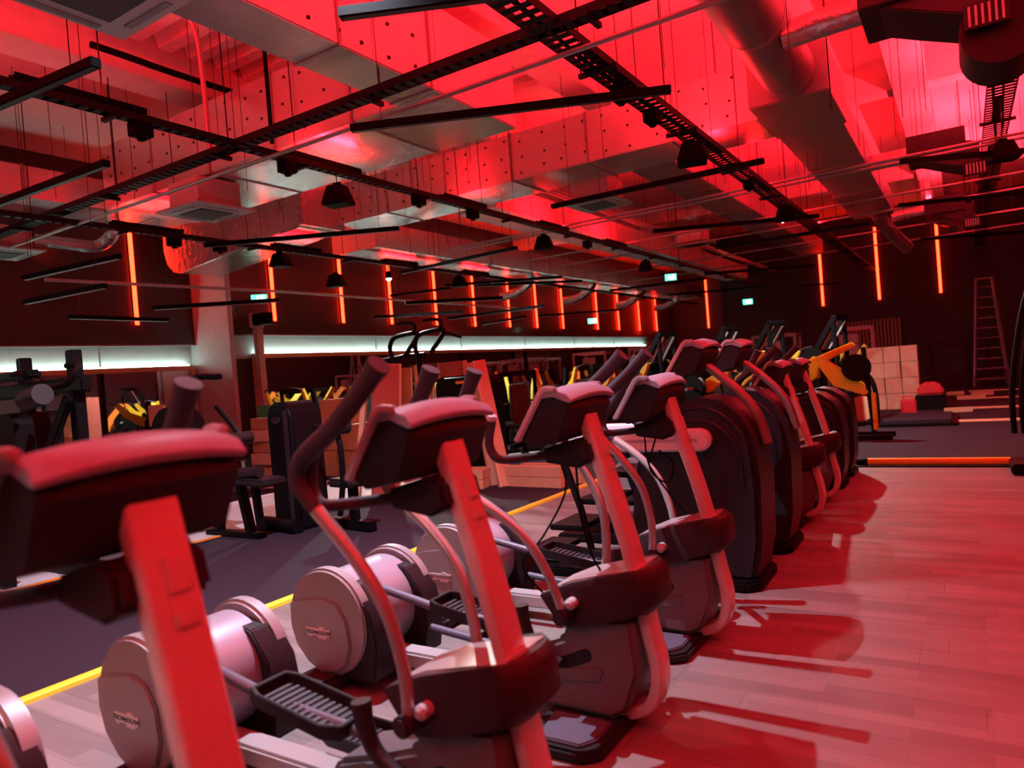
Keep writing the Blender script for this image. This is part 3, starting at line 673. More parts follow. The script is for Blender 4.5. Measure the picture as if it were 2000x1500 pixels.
# suspended black light bars, unlit
def lightbar(p, q, z, label, group=None, wd=.075):
    p, q = Vector((*p, z)), Vector((*q, z)); L = (q-p).length; a = math.atan2(q.y-p.y, q.x-p.x)
    t = thing('light_bar', label, 'light', (p+q)/2, a, group)
    part('bar', 'bar_black', t, lambda bm: b2(bm, -L/2, L/2, -wd/2, wd/2, 0, wd*.85), .004)
    part('diffuser', 'bar_lens' if z > 3.5 else 'silver_light', t, lambda bm: b2(bm, -L/2+.02, L/2-.02, -wd*.3, wd*.3, -.004, .001))
    for s in (-1, 1): part('suspension_wire', 'wire', t, lambda bm: cyl(bm, (s*L*.4, 0, wd*.8), (s*L*.4, 0, top_at((p+q).x/2+s*L*.4*math.cos(a), (p+q).y/2+s*L*.4*math.sin(a), z+.1)-z), .004, 5))
    return t
BG = 'unlit light bars under the ceiling'
for p, q, z, l in [((-4.54, 4.81), (-1.99, 6.05), 3.8, 'long unlit black light bar crossing the broad cable tray near the top centre'),
                   ((-4.8, 9.0), (-1.9, 9.05), 3.8, 'unlit black light bar under the right end of the long cross duct'),
                   ((-9.6, 6.8), (-7.04, 8.31), 3.8, 'unlit black light bar below the white ceiling cassette at left'),
                   ((-9.84, 11.58), (-6.83, 11.32), 3.8, 'unlit black light bar above the fourth and fifth red tubes of the left wall'),
                   ((-9.6, 3.72), (-6.8, 3.84), 3.8, 'thick unlit black light bar at the left edge, lower of the two there'),
                   ((-7.6, 2.45), (-4.82, 2.71), 3.8, 'unlit black light bar near the top left cassette, at the left edge'),
                   ((-3.16, 3.33), (-.6, 4.65), 3.8, 'thin black light bar cut by the top edge of the view'),
                   ((-11.2, 5.0), (-9.1, 5.2), 3.4, 'pale edged light bar just below the left edge cassette'),
                   ((-10.8, 4.8), (-9.06, 4.96), 3.0, 'slanted pale light bar left of the recess red tube'),
                   ((-12.3, 6.1), (-12.4, 7.9), 3.0, 'lowest pale light bar crossing the foot of the recess red tube'),
                   ((-10.9, 6.7), (-9.4, 7.95), 3.0, 'light bar pointing at the green exit sign by the grey pilaster'),
                   ((-10.66, 14.14), (-8.3, 15.8), 3.8, 'unlit black light bar in front of the sixth red tube of the left wall'),
                   ((-10.33, 14.87), (-8.4, 17.1), 3.8, 'unlit black light bar behind the one at the sixth red tube'),
                   ((-4.51, 12.14), (-2.0, 13.51), 3.8, 'greenish lit light bar just left of the flat dark duct'),
                   ((-4.3, 15.2), (-1.38, 15.33), 3.8, 'light bar beyond the greenish lit one, ending at the flat dark duct'),
                   ((-12.6, 14.3), (-10.91, 14.67), 3.8, 'light bar at the third red tube of the left wall'),
                   ((-11.0, 11.9), (-9.6, 13.3), 3.0, 'low pale light bar under the third red tube of the left wall'),
                   ((-8.9, 10.5), (-7.6, 11.9), 3.0, 'low pale light bar between the fourth and fifth red tubes'),
                   ((-11.6, 17.0), (-9.8, 16.4), 3.0, 'low light bar crossing the sixth red tube'),
                   ((-10.8, 14.3), (-8.1, 14.4), 3.0, 'low light bar crossing the fifth and sixth red tubes'),
                   ((-11.5, 20.0), (-9.3, 21.6), 3.3, 'low light bar crossing the eighth red tube'),
                   ((-4.7, 27.0), (-3.6, 27.9), 3.8, 'short pale light bar beside the leftmost back wall tube'),
                   ((-.69, 18.9), (1.3, 20.2), 3.8, 'light bar crossing the rightmost back wall tube'),
                   ((-.8, 13.85), (1.9, 15.1), 3.8, 'light bar right of the flat dark duct, beyond the second fan coil'),
                   ((-.55, 10.57), (2.0, 12.1), 3.8, 'light bar right of the junction box, in front of the second fan coil'),
                   ((-5.6, 18.6), (-3.2, 20.2), 3.7, 'far light bar in the centre below the pale duct'),
                   ((-8.6, 19.3), (-5.9, 19.7), 3.7, 'far light bar next to the hanging exit sign'),
                   ((-8.2, 23.0), (-5.6, 24.2), 3.7, 'farthest light bar in front of the back wall')]:
    lightbar(p, q, z, l, BG)

# hanging loudspeakers
def speaker(loc, label, rz=0.3):
    t = thing('pendant_speaker', label, 'speaker', loc, rz, 'black pendant speakers')
    part('cabinet', 'bar_black', t, lambda bm: loft(bm, [[(a*.16, b*.13, 0) for a, b in ((-1, -1), (1, -1), (1, 1), (-1, 1))], [(a*.165, b*.135, .03) for a, b in ((-1, -1), (1, -1), (1, 1), (-1, 1))], [(a*.10, b*.09, .24) for a, b in ((-1, -1), (1, -1), (1, 1), (-1, 1))]]), .012)
    part('bracket', 'bar_black', t, lambda bm: b2(bm, -.05, .05, -.02, .02, .23, .28), .004)
    part('drop_wire', 'wire', t, lambda bm: cyl(bm, (0, 0, .27), (0, 0, (4.5 if loc[0] > 0 else 4.06 if loc[0] < -9 else 4.14)-loc[2]), .006, 6))
    return t
for p, l in (((-6.3, 6.35, 3.72), 'largest black pendant speaker, left of the long cross duct'), ((-6.3, 11.4, 3.72), 'black pendant speaker in front of the pale duct, middle of the hall'),
             ((-6.3, 16.3, 3.72), 'smaller black pendant speaker further along the pale duct'), ((-2.48, 8.1, 3.72), 'black pendant speaker under the broad cable tray near the junction box'),
             ((-2.42, 12.8, 3.72), 'black pendant speaker further down the broad cable tray'), ((.56, 11.2, 3.72), 'black pendant speaker at the right edge of the view'),
             ((-10.05, 8.6, 3.72), 'black pendant speaker behind the light bar below the left cassette'), ((-10.05, 9.9, 3.45), 'black pendant speaker hanging before the second red tube of the left wall'), ((-10.05, 13.9, 3.7), 'black pendant speaker before the fifth red tube of the left wall')):
    speaker(p, l)
for k, (x, y, z) in enumerate(((-6.3, 3.9, 4.02), (-6.3, 5.6, 4.02), (-6.3, 7.9, 4.02), (-6.3, 9.2, 4.02), (-2.55, 6.3, 4.0), (-2.55, 7.1, 4.0), (-2.55, 11.0, 4.02), (-10.05, 6.6, 3.92), (-10.05, 7.4, 3.92), (-6.3, 13.2, 4.0))):
    tag(part('junction_box', 'bar_black', None, lambda bm: [b2(bm, x-.07, x+.07, y-.09, y+.09, z-.05, z+.08), cyl(bm, (x, y, z-.05), (x, y, z-.085), .04, 10)], .008), 'small black junction box fixed under a cable tray, %s' % ('number %s along the middle left tray' % ORD[k] if x == -6.3 else 'by the broad tray, ' + ORD[k-4] if x == -2.55 else 'by the tray nearest the mirrors, ' + ORD[k-7]), 'box', 'junction boxes under the trays')

# thin hanging wires
wm = None
for k in range(150):
    x, y = random.uniform(-9.5, 1.4), random.uniform(4.5, 19)
    if abs(x+1.5) < .5 or abs(x+4.55) < .45 or (5.7 < y < 7.5 and x < -4.2) or (9.1 < y < 10.4 and x < -1): y += 1.7
    z = random.choice((3.85, 4.1, 4.3))
    if wm is None:
        o = part('suspension_wire', 'wire', None, lambda bm: cyl(bm, (0, 0, 0), (0, 0, 1), .004, 5)); wm = o.data
    else: o = bpy.data.objects.new('suspension_wire', wm); COL.objects.link(o)
    o.location = (x, y, z); o.scale = (1, 1, top_at(x, y, z)-z); tag(o, 'thin wire hanging straight down from the ceiling', 'wire', 'thin hanging wires')

# exit signs
def exitsign(loc, rz, label):
    t = thing('exit_sign', label, 'sign', loc, rz, 'green exit signs')
    part('case', 'silver_light', t, lambda bm: b2(bm, -.17, .17, -.02, .02, -.10, .10), .006)
    f = part('face', 'exit_glow', t, lambda bm: b2(bm, -.16, .16, -.024, -.02, -.09, .09))
    part('door_mark', 'exit_white', f, lambda bm: b2(bm, .03, .11, -.027, -.024, -.06, .065))
    for p in ([(-.06, .02), (-.02, .03), (0, -.02), (.02, -.06), (0, -.065), (-.025, -.03), (-.06, -.06), (-.08, -.05), (-.05, -.015)], [(-.04, .04), (-.02, .045), (-.015, .065), (-.035, .07), (-.05, .06)]): part('figure_mark', 'exit_white', f, lambda bm: prism(bm, p, -.027, -.024))
    part('hanger', 'wire', t, lambda bm: cyl(bm, (0, 0, .1), (0, 0, top_at(loc[0], loc[1], loc[2])-loc[2]), .006, 6))
exitsign((-12.3, 9.9, 3.5), .7, 'glowing green exit sign beside the grey pilaster')
exitsign((-11.14, 23.25, 3.2), .6, 'glowing green exit sign low on the left wall near the ninth red tube')
exitsign((-7.03, 20.07, 3.95), .5, 'glowing green exit sign hanging under the pale duct')
exitsign((-6.3, 25.7, 3.4), .3, 'glowing green exit sign at the corner of the back wall')

# ------------------------------------------------------------------ machines on the rubber floor, left of the yellow strip
def pad(bm, c, s, rz=0., tilt=0.): box(bm, c, s, rz, Matrix.Rotation(tilt, 4, 'Y'))
# cable machine at the left edge
t = thing('cable_machine', 'big black cable machine at the left edge, two posts with padded cross arms', 'exercise machine', (-7.5, 3.4, 0))
for x in (-.27, .67): part('post', 'black_frame', t, lambda bm: b2(bm, x-.055, x+.055, -.05, .05, 0, 2.05), .008)
part('stack_shroud', 'black_frame', t, lambda bm: prism(bm, rrect(.95, 1.5, .12)[:] and [(p[0]-.55, p[1]+.77) for p in rrect(.95, 1.5, .12)], -.22, .22), .01)
part('stack_label', 'paper', t, lambda bm: b2(bm, -.20, -.13, -.226, -.22, .95, 1.07))
part('cross_arm', 'black_frame', t, lambda bm: b2(bm, -.85, .85, -.06, .06, 1.66, 1.80), .02)
part('cross_arm', 'black_frame', t, lambda bm: b2(bm, -1.0, .4, -.25, -.15, 1.82, 1.90), .02)
part('handle_bar', 'black_frame', t, lambda bm: tube(bm, [(.2, -.2, 1.6), (.55, -.3, 1.72), (.95, -.25, 1.72), (1.08, -.2, 1.82), (1.02, -.15, 1.92), (.75, -.1, 1.9)], .03, 8, 4))
part('handle_bar', 'black_frame', t, lambda bm: tube(bm, [(-.1, -.2, 1.86), (.15, -.25, 1.88), (.30, -.25, 1.84)], .03, 8, 4))
part('roller_pad', 'black_pad', t, lambda bm: cyl(bm, (.62, -.4, 1.62), (.92, -.4, 1.66), .09, 14))
part('pulley_arm', 'black_frame', t, lambda bm: beam(bm, (.3, -.1, 1.15), (.72, -.1, 1.62), .06, .10), .01)
part('base_rail', 'black_frame', t, lambda bm: b2(bm, -1.0, .9, -.12, .12, 0, .10), .01)
part('seat_pad', 'black_pad', t, lambda bm: pad(bm, (.35, -.55, .42), (.55, .34, .09)), .03)
part('seat_post', 'black_frame', t, lambda bm: b2(bm, .3, .4, -.60, -.50, 0, .39), .006)
# low lever machine in front of it
t = thing('leg_machine', 'black leg machine with round pads standing left of the black weight tower', 'exercise machine', (-6.9, 4.9, 0))
part('post', 'black_frame', t, lambda bm: beam(bm, (-.18, 0, 0), (-.08, 0, 1.25), .10, .10), .01)
part('post', 'black_frame', t, lambda bm: beam(bm, (.38, 0, 0), (.15, 0, .98), .09, .09), .01)
part('base_rail', 'black_frame', t, lambda bm: b2(bm, -.35, .55, -.06, .06, 0, .06), .01)
part('lever', 'black_frame', t, lambda bm: tube(bm, [(.02, -.05, 1.42), (.28, -.05, 1.20), (.40, -.05, 1.06)], .028, 8))
part('roller_pad', 'black_pad', t, lambda bm: cyl(bm, (.42, -.28, 1.07), (.42, .05, 1.07), .065, 14))
part('roller_pad', 'black_pad', t, lambda bm: cyl(bm, (.20, -.28, .92), (.20, .10, .92), .12, 16))
part('roller_pad', 'black_pad', t, lambda bm: cyl(bm, (.42, -.15, .70), (.72, -.10, .72), .065, 14))
part('seat_pad', 'black_pad', t, lambda bm: pad(bm, (.62, -.05, .62), (.52, .34, .075), 0, .06), .025)
part('seat_stem', 'black_frame', t, lambda bm: beam(bm, (.60, -.05, .10), (.55, -.05, .60), .07, .07), .006)
part('back_handle', 'black_frame', t, lambda bm: tube(bm, [(-.62, 0, .95), (-.64, 0, 1.45), (-.56, 0, 1.68), (-.36, 0, 1.76), (.05, 0, 1.74)], .035, 10, 5))
part('cam_cover', 'black_frame', t, lambda bm: cyl(bm, (-.78, -.15, 1.12), (-.78, .15, 1.12), .33, 28), .02)
part('cam_stand', 'black_frame', t, lambda bm: b2(bm, -.95, -.62, -.12, .12, 0, .9), .01)
# weight tower
t = thing('weight_tower', 'tall plain black weight stack tower with rounded top, behind the second elliptical', 'exercise machine', (-6.42, 5.5, 0), -.15)
part('shroud', 'black_frame', t, lambda bm: prism(bm, [(-.24, 0), (-.25, 1.2), (-.22, 1.34), (-.12, 1.41), (.10, 1.41), (.20, 1.36), (.25, 1.24), (.27, 0)], -.20, .20), .03, seg=3)
part('side_stripe', 'shroud', t, lambda bm: b2(bm, .10, .19, -.206, -.20, .05, 1.32), .004)
part('badge', 'shroud', t, lambda bm: prism(bm, [(-.14, 1.24), (.02, 1.25), (.04, 1.20), (-.02, 1.17), (-.12, 1.18)], -.206, -.2))
part('foot', 'black_frame', t, lambda bm: cyl(bm, (-.32, -.28, .07), (.36, -.28, .07), .075, 14))
part('seat_frame', 'black_frame', t, lambda bm: beam(bm, (.3, .1, .06), (1.15, .1, .06), .1, .1), .01)
part('seat_pad', 'black_pad', t, lambda bm: pad(bm, (.85, .1, .52), (.42, .38, .09)), .03)
part('seat_stem', 'black_frame', t, lambda bm: beam(bm, (.85, .1, .1), (.85, .1, .48), .08, .08))
part('lever_arm', 'black_frame', t, lambda bm: tube(bm, [(.55, -.1, 1.12), (.80, -.12, 1.10), (.98, -.12, 1.0), (1.0, -.12, .6), (.9, -.12, .2)], .03, 8, 4))
part('head_pad', 'black_pad', t, lambda bm: cyl(bm, (1.0, -.2, 1.12), (1.0, -.02, 1.12), .085, 14))
# assisted pull up machine
t = thing('pull_up_machine', 'black pull-up machine, its curved top handles rising above the second console', 'exercise machine', (-7.45, 9.25, 0))
t.scale = (1.15, 1, 1.07)
part('mast', 'black_frame', t, lambda bm: tube(bm, [(-.12, 0, 0), (-.14, 0, 1.2), (-.17, 0, 1.85)], .05, 10))
part('top_frame', 'black_frame', t, lambda bm: tube(bm, [(-.85, 0, 1.80), (-.45, 0, 1.83), (-.05, 0, 1.83)], .04, 8))
for k, x in enumerate((-.68, -.20)):
    part('loop_handle', 'black_frame', t, lambda bm: tube(bm, [(x, 0, 1.85), (x-.02, 0, 2.0), (x+.06, 0, 2.13), (x+.25, 0, 2.17), (x+.52, 0, 2.17), (x+.45, 0, 2.05), (x+.26, 0, 1.85)], .036, 8, 4))
    part('top_grip', 'black_frame', t, lambda bm: tube(bm, [(x+.44, 0, 2.17), (x+.52, -.05, 2.26), (x+.48, -.1, 2.33), (x+.25, -.12, 2.34)], .026, 8, 4))
part('side_grip', 'black_frame', t, lambda bm: tube(bm, [(.30, 0, 2.15), (.62, -.02, 2.03)], .022, 8))
part('stack_shroud', 'black_frame', t, lambda bm: prism(bm, [(.25, 0), (.25, 1.38), (.34, 1.46), (1.08, 1.46), (1.16, 1.36), (1.16, 0)], -.25, .15), .03, seg=3)
part('badge', 'yellow', t, lambda bm: b2(bm, .62, .80, -.256, -.25, 1.34, 1.38))
part('base', 'black_frame', t, lambda bm: b2(bm, -.6, 1.2, -.4, .3, 0, .07), .02)

# leaning and stacked timber
def board(name, label, base, top, w, th, m='timber', edge=None, yaw=0.):
    p, q = Vector(base), Vector(top); d = (q-p); L = d.length
    t = thing(name, label, 'board', base)
    R = d.to_track_quat('Z', 'Y').to_matrix().to_4x4() @ Matrix.Rotation(yaw, 4, 'Z')
    t.rotation_euler = R.to_euler()
    part('face_panel', m, t, lambda bm: b2(bm, -w/2, w/2, -th/2, th/2, 0, L), .003)
    if edge: part('pale_edge', edge, t, lambda bm: b2(bm, w/2-.001, w/2+.028, -th/2-.002, th/2+.002, 0, L), .003)
    return t
board('door_panel', 'tall red-brown door panel with a pale edge behind the second console, leftmost of the leaning boards', (-6.45, 6.9, 0), (-6.30, 6.95, 1.78), .40, .07, 'timber_red', 'timber_pale', -.5)
board('timber_post', 'upright pale timber post at the left side of the leaning boards', (-6.85, 6.8, 0), (-6.60, 6.9, 1.74), .07, .07, 'timber_pale')
board('door_panel', 'red-brown door panel standing behind the pull-up machine mast', (-8.75, 9.95, 0), (-8.65, 10.0, 1.80), .42, .05, 'timber_red', 'timber_pale', -.4)
for k in range(4):
    board('timber_batten', 'pale timber batten leaning behind the pull-up mast, %s from the left' % ORD[k], (-8.30+k*.11, 9.95+.02*k, 0), (-8.36+k*.11, 10.0+.02*k, 1.82-.02*k), .055, .05, 'timber_pale')
board('door_panel', 'red-brown panel with pale edges right of the pull-up mast', (-7.55, 9.95, 0), (-7.57, 10.0, 1.82), .46, .06, 'timber_red', 'timber_pale', -.35)
board('timber_batten', 'pale timber batten against the red-brown panel right of the pull-up mast', (-7.20, 9.9, 0), (-7.22, 9.95, 1.82), .07, .06, 'timber_pale')
board('leaning_plank', 'long thick timber plank leaning over right of the second console, front of the pair', (-5.38, 8.15, .0), (-5.78, 8.3, 1.74), .16, .10, 'timber', 'timber_pale', -.3)
board('leaning_plank', 'long thick timber plank leaning over right of the second console, back of the pair', (-5.60, 8.22, 0), (-5.98, 8.38, 1.72), .15, .10, 'timber', None, -.3)
def crate(c, s, rz, label, name='timber_crate', m='timber', n=3, cat='crate'):
    t = thing(name, label, cat, (c[0], c[1], c[2]), rz)
    for k in range(n): part('plank', m, t, lambda bm: b2(bm, -s[0]/2, s[0]/2, -s[1]/2, s[1]/2, s[2]*k/n+.002, s[2]*(k+1)/n-.002), .003)
    return t
crate((-4.95, 8.15, 0), (.95, .12, .28), -.1, 'low stack of timber planks lying at the foot of the leaning planks, nearer one', n=2, cat='timber')
crate((-4.85, 8.50, 0), (1.0, .12, .26), -.1, 'low stack of timber planks lying behind the nearer one by the leaning planks', n=2, cat='timber')
crate((-5.78, 8.05, 0), (.32, .4, .26), .2, 'short timber block left of the leaning planks', n=2, cat='timber')
# cartons
def carton(x, y, z, s, rz, label, m='carton', group=None):
    t = thing('carton', label, 'box', (x, y, z), rz, group)
    key = (s, m)
    if key in CT:
        for me in CT[key]: o = bpy.data.objects.new(me.name.split('.')[0], me); COL.objects.link(o); o.parent = t
        return t
    CT[key] = [part('body', m, t, lambda bm: b2(bm, -s[0]/2, s[0]/2, -s[1]/2, s[1]/2, .001, s[2]-.001), .006).data,
               part('tape', 'tape', t, lambda bm: b2(bm, -s[0]/2-.001, s[0]/2+.001, -.03, .03, s[2]-.09, s[2]+.001)).data]
    return t
CT = {}
ROWN = ['bottom', 'second', 'third', 'top']
for j in range(4):
    for i in range(3):
        for d in range(2):
            if j == 3 and i == 2 and d == 1: continue
            carton(-1.80+i*.345+random.uniform(-.008, .008), 19.0+d*.45, j*.365, (.335, .44, .36), random.uniform(-.02, .02), 'carton in the pallet stack by the ladder, %s row, %s column, %s' % (ROWN[j], ('left', 'middle', 'right')[i], ('front', 'back')[d]), 'carton_pale', 'cartons stacked on the pallet')
k = 0
for j, row in enumerate(((-9.75, -9.15, -8.98), (-9.7, -9.1), (-9.62, -9.12), (-9.66,), (-9.64,), (-9.66,))):
    for i, x in enumerate(row[:2]):
        carton(x, 7.75+.06*((i+j) % 2), j*.19, (.56, .42, .185), random.uniform(-.12, .12), 'flat carton in the left stack by the mirror, %s layer, %s one' % (ORD[j], ('left', 'right')[i]), 'carton' if (i+j) % 2 else 'carton_pale', 'flat cartons by the mirror')
for i, (x, y, z, rz) in enumerate(((-9.55, 9.0, 0, .1), (-8.95, 9.05, 0, 0), (-9.5, 9.02, .45, .05), (-8.98, 9.0, .45, -.1), (-9.3, 9.0, .9, .15))):
    carton(x, y, z, (.5, .45, .44), rz, 'large carton behind the flat cartons by the mirror, %s' % ('bottom left', 'bottom right', 'upper left', 'upper right', 'topmost')[i], 'carton', 'large cartons by the mirror')
tag(part('plastic_crate', 'green_plastic', None, lambda bm: loft(bm, [[(-9.55+a*.16, 7.72+b*.12, 1.145) for a, b in ((-1, -1), (1, -1), (1, 1), (-1, 1))], [(-9.55+a*.18, 7.72+b*.14, 1.33) for a, b in ((-1, -1), (1, -1), (1, 1), (-1, 1))], [(-9.55+a*.17, 7.72+b*.13, 1.33) for a, b in ((-1, -1), (1, -1), (1, 1), (-1, 1))], [(-9.55+a*.15, 7.72+b*.11, 1.16) for a, b in ((-1, -1), (1, -1), (1, 1), (-1, 1))]])), 'small green plastic crate on top of the flat cartons', 'crate')

# plate loaded machines with coloured levers
def make_plate(col, label, loc, rz, group, kind=0):
    t = thing('plate_machine', label, 'exercise machine', loc, rz, group)
    for s in (-1, 1):
        part('base_rail', 'black_frame', t, lambda bm: b2(bm, -.75, .65, s*.42-.04, s*.42+.04, 0, .08), .008)
        part('upright', 'black_frame', t, lambda bm: beam(bm, (-.55, s*.42, .06), (-.25, s*.32, 1.55), .07, .10), .008)
        if kind == 0:
            lv = part('lever_cover', col, t, lambda bm: prism(bm, [(-.42, 1.52), (-.30, 1.60), (.02, 1.22), (.10, .98), (.02, .80), (-.08, .98), (-.12, 1.15)], s*.36, s*.42), .012)
            part('handle', 'grip', lv, lambda bm: tube(bm, [(.04, s*.39, .95), (.32, s*.39, .98), (.34, s*.28, 1.0)], .018, 8, 3))
        else:
            lv = part('lever_cover', col, t, lambda bm: prism(bm, [(-.30, 1.05), (-.22, 1.18), (.12, 1.34), (.34, 1.58), (.42, 1.52), (.24, 1.24), (-.05, 1.02), (-.2, .96)], s*.34, s*.40), .012)
            part('handle', 'grip', lv, lambda bm: tube(bm, [(.38, s*.37, 1.54), (.52, s*.30, 1.58), (.55, s*.18, 1.6)], .018, 8, 3))
        part('weight_horn', 'silver', t, lambda bm: cyl(bm, (-.35, s*.42, 1.05), (-.35, s*.72, 1.05), .025, 10))
        part('weight_plate', 'black_frame', t, lambda bm: cyl(bm, (-.35, s*.48, 1.05), (-.35, s*.56, 1.05), .21, 24), .008)
    part('cross_bar', 'black_frame', t, lambda bm: b2(bm, -.32, -.22, -.36, .36, 1.48, 1.58), .01)
    part('cross_bar', 'black_frame', t, lambda bm: b2(bm, -.60, -.50, -.46, .46, 0, .08), .01)
    part('seat_pad', 'black_pad', t, lambda bm: pad(bm, (.18, 0, .50), (.42, .36, .09), 0, -.12), .03)
    part('back_pad', 'black_pad', t, lambda bm: pad(bm, (-.12, 0, .95), (.09, .34, .75), 0, -.18), .03)
    part('seat_post', 'black_frame', t, lambda bm: beam(bm, (.0, 0, 0), (.12, 0, .46), .08, .08), .006)
    part('spine', 'black_frame', t, lambda bm: beam(bm, (-.5, 0, .05), (.5, 0, .05), .08, .08), .006)
    return t
GRP = 'plate loaded machines in the crowded middle'
GL = 'plate loaded machine with %s levers before the mirrors'
PM = [make_plate('orange', 'black plate loaded machine with orange levers, nearest to the leaning planks', (-7.0, 11.3, 0), -.9, GRP),
      make_plate('yellow', 'black plate loaded machine with yellow levers left of the third console', (-6.3, 12.7, 0), -.7, GRP, 1),
      make_plate('lime', 'black plate loaded machine with lime yellow levers behind the leaning planks', (-8.0, 12.7, 0), -1.3, GRP, 0)]
CN = ['orange', 'yellow', 'lime']
for i, (x, y, r, v) in enumerate([(-11.2, 9.6, -1.1, 1), (-10.7, 11.2, -1.2, 2), (-9.4, 11.6, -1.2, 1), (-10.5, 13.6, -1.5, 2), (-8.7, 14.3, -0.8, 2), (-7.0, 14.6, -1.1, 0), (-11.3, 15.6, -1.5, 1), (-9.9, 16.2, -1.0, 1), (-6.3, 16.2, -1.2, 1), (-8.1, 16.6, -0.7, 0), (-10.7, 18.4, -1.4, 1), (-7.1, 18.6, -1.0, 0), (-8.9, 18.9, -0.9, 2), (-10.6, 21.0, -1.2, 1), (-8.6, 21.4, -0.9, 1)]):
    dup(PM[v], (x, y, 0), r, GL % CN[v] + ', %s from the front' % ORD[i])
GR = 'plate loaded machines behind the front row'
GLR = 'plate loaded machine with %s levers behind the front row'
for i, (x, y, r, v) in enumerate([(-5.1, 11.5, -0.5, 1), (-3.2, 11.7, -0.4, 1), (-3.1, 16.8, -0.6, 1), (-4.9, 16.9, -0.8, 0), (-2.5, 18.8, -0.5, 1), (-4.4, 18.9, -1.0, 2), (-5.9, 20.4, -0.7, 1), (-3.9, 20.9, -0.8, 1)]):
    dup(PM[v], (x, y, 0), r, GLR % CN[v] + ', %s from the front' % ORD[i], GR)
# the big yellow lever machine right of the row
t = thing('lever_machine', 'black machine with a big yellow zigzag lever standing left of the carton stack', 'exercise machine', (-1.75, 13.0, 0))
part('lever_cover', 'yellow', t, lambda bm: prism(bm, [(-.40, 1.38), (.20, 1.60), (.26, 1.53), (-.17, 1.33), (.02, 1.17), (.33, .92), (.42, .76), (.33, .72), (-.12, .90), (-.30, 1.20)], -.20, -.12), .015)
part('lever_cover', 'yellow', t, lambda bm: prism(bm, [(-.62, 1.30), (-.45, 1.42), (-.38, 1.25), (-.42, 1.05), (-.55, .95), (-.60, 1.1)], .2, .28), .015)
for x, y in ((.44, -.16), (.0, .25), (-.45, -.16), (-.45, .3)): part('post', 'black_frame', t, lambda bm: beam(bm, (x, y, 0), (x-.08, y, 1.50 if x > .2 else 1.25), .07, .07), .008)
part('lower_cover', 'yellow', t, lambda bm: b2(bm, .42, .50, -.2, -.12, .15, .75), .01)
part('base_rail', 'black_frame', t, lambda bm: b2(bm, -.7, .7, -.25, -.15, 0, .08), .01)
part('base_rail', 'black_frame', t, lambda bm: b2(bm, -.7, .7, .25, .35, 0, .08), .01)
part('weight_plate', 'black_frame', t, lambda bm: cyl(bm, (.25, -.3, 1.18), (.25, -.22, 1.18), .22, 24), .01)
part('seat_pad', 'black_pad', t, lambda bm: pad(bm, (-.1, .05, .5), (.5, .35, .1)), .03)
part('seat_post', 'black_frame', t, lambda bm: beam(bm, (-.1, .05, .05), (-.1, .05, .46), .08, .08), .006)
# slanted sled machines: rails rising to the right, seen above the consoles
def make_sled(label, loc, rz):
    t = thing('sled_machine', label, 'exercise machine', loc, rz, 'slanted sled machines')
    for s in (-1, 1):
        part('rail', 'black_frame', t, lambda bm: beam(bm, (-.75, s*.28, .35), (.40, s*.28, 2.10), .08, .10), .01)
        part('guide_rod', 'silver', t, lambda bm: cyl(bm, (-.62, s*.20, .45), (.42, s*.20, 2.02), .02, 8))
        part('foot', 'black_frame', t, lambda bm: b2(bm, -.9, .6, s*.30-.04, s*.30+.04, 0, .08), .008)
        part('prop', 'black_frame', t, lambda bm: beam(bm, (.42, s*.28, .05), (.36, s*.28, 2.0), .07, .07), .008)
        part('weight_plate', 'black_frame', t, lambda bm: cyl(bm, (-.02, s*.36, 1.35), (-.02, s*.44, 1.35), .22, 24), .01)
    part('top_bar', 'black_frame', t, lambda bm: b2(bm, .34, .44, -.32, .32, 2.05, 2.14), .01)
    part('sled', 'black_frame', t, lambda bm: pad(bm, (-.05, 0, 1.32), (.5, .5, .06), 0, -1.0), .01)
    part('back_pad', 'black_pad', t, lambda bm: pad(bm, (-.42, 0, .68), (.7, .42, .1), 0, -.75), .03)
    part('grip_cover', 'yellow', t, lambda bm: b2(bm, -.30, -.18, .30, .38, .95, 1.15), .01)
    return t
SL = make_sled('black sled machine with slanted rails above the consoles, leftmost of four', (-5.5, 14.2, 0), -.2)
for k, (x, y) in enumerate(((-4.4, 14.9), (-3.35, 14.2), (-2.35, 14.9))): dup(SL, (x, y, 0), -.2, 'black sled machine with slanted rails above the consoles, %s of four from the left' % ORD[k+1])
# tall frames towards the far left, pale and wrapped
def make_rack(label, loc, rz):
    t = thing('power_rack', label, 'exercise machine', loc, rz, 'tall racks at the back')
    for x in (-.6, .6):
        for y in (-.55, .55): part('post', 'alu_red', t, lambda bm: b2(bm, x-.04, x+.04, y-.04, y+.04, 0, 2.1), .006)
        part('top_beam', 'alu_red', t, lambda bm: b2(bm, x-.04, x+.04, -.55, .55, 2.02, 2.10), .006)
        part('foot', 'alu_red', t, lambda bm: b2(bm, x-.04, x+.04, -.6, .6, 0, .08), .006)
    for y in (-.55, .55): part('cross_beam', 'alu_red', t, lambda bm: b2(bm, -.6, .6, y-.04, y+.04, 2.02, 2.10), .006)
    part('wrapped_panel', 'alu_red', t, lambda bm: b2(bm, -.25, .25, -.62, -.58, 1.2, 1.9), .02)
    part('pull_bar', 'silver', t, lambda bm: cyl(bm, (-.6, 0, 2.0), (.6, 0, 2.0), .02, 8))
    part('bar_bell', 'black_frame', t, lambda bm: cyl(bm, (-.95, -.62, 1.15), (.95, -.62, 1.15), .018, 8))
    for s in (-1, 1): part('weight_plate', 'black_frame', t, lambda bm: cyl(bm, (s*.78, -.62, 1.15), (s*.86, -.62, 1.15), .22, 20), .008)
    return t
RK = make_rack('tall power rack before the far end of the mirrors, leftmost of the racks', (-11.2, 23.4, 0), .05)
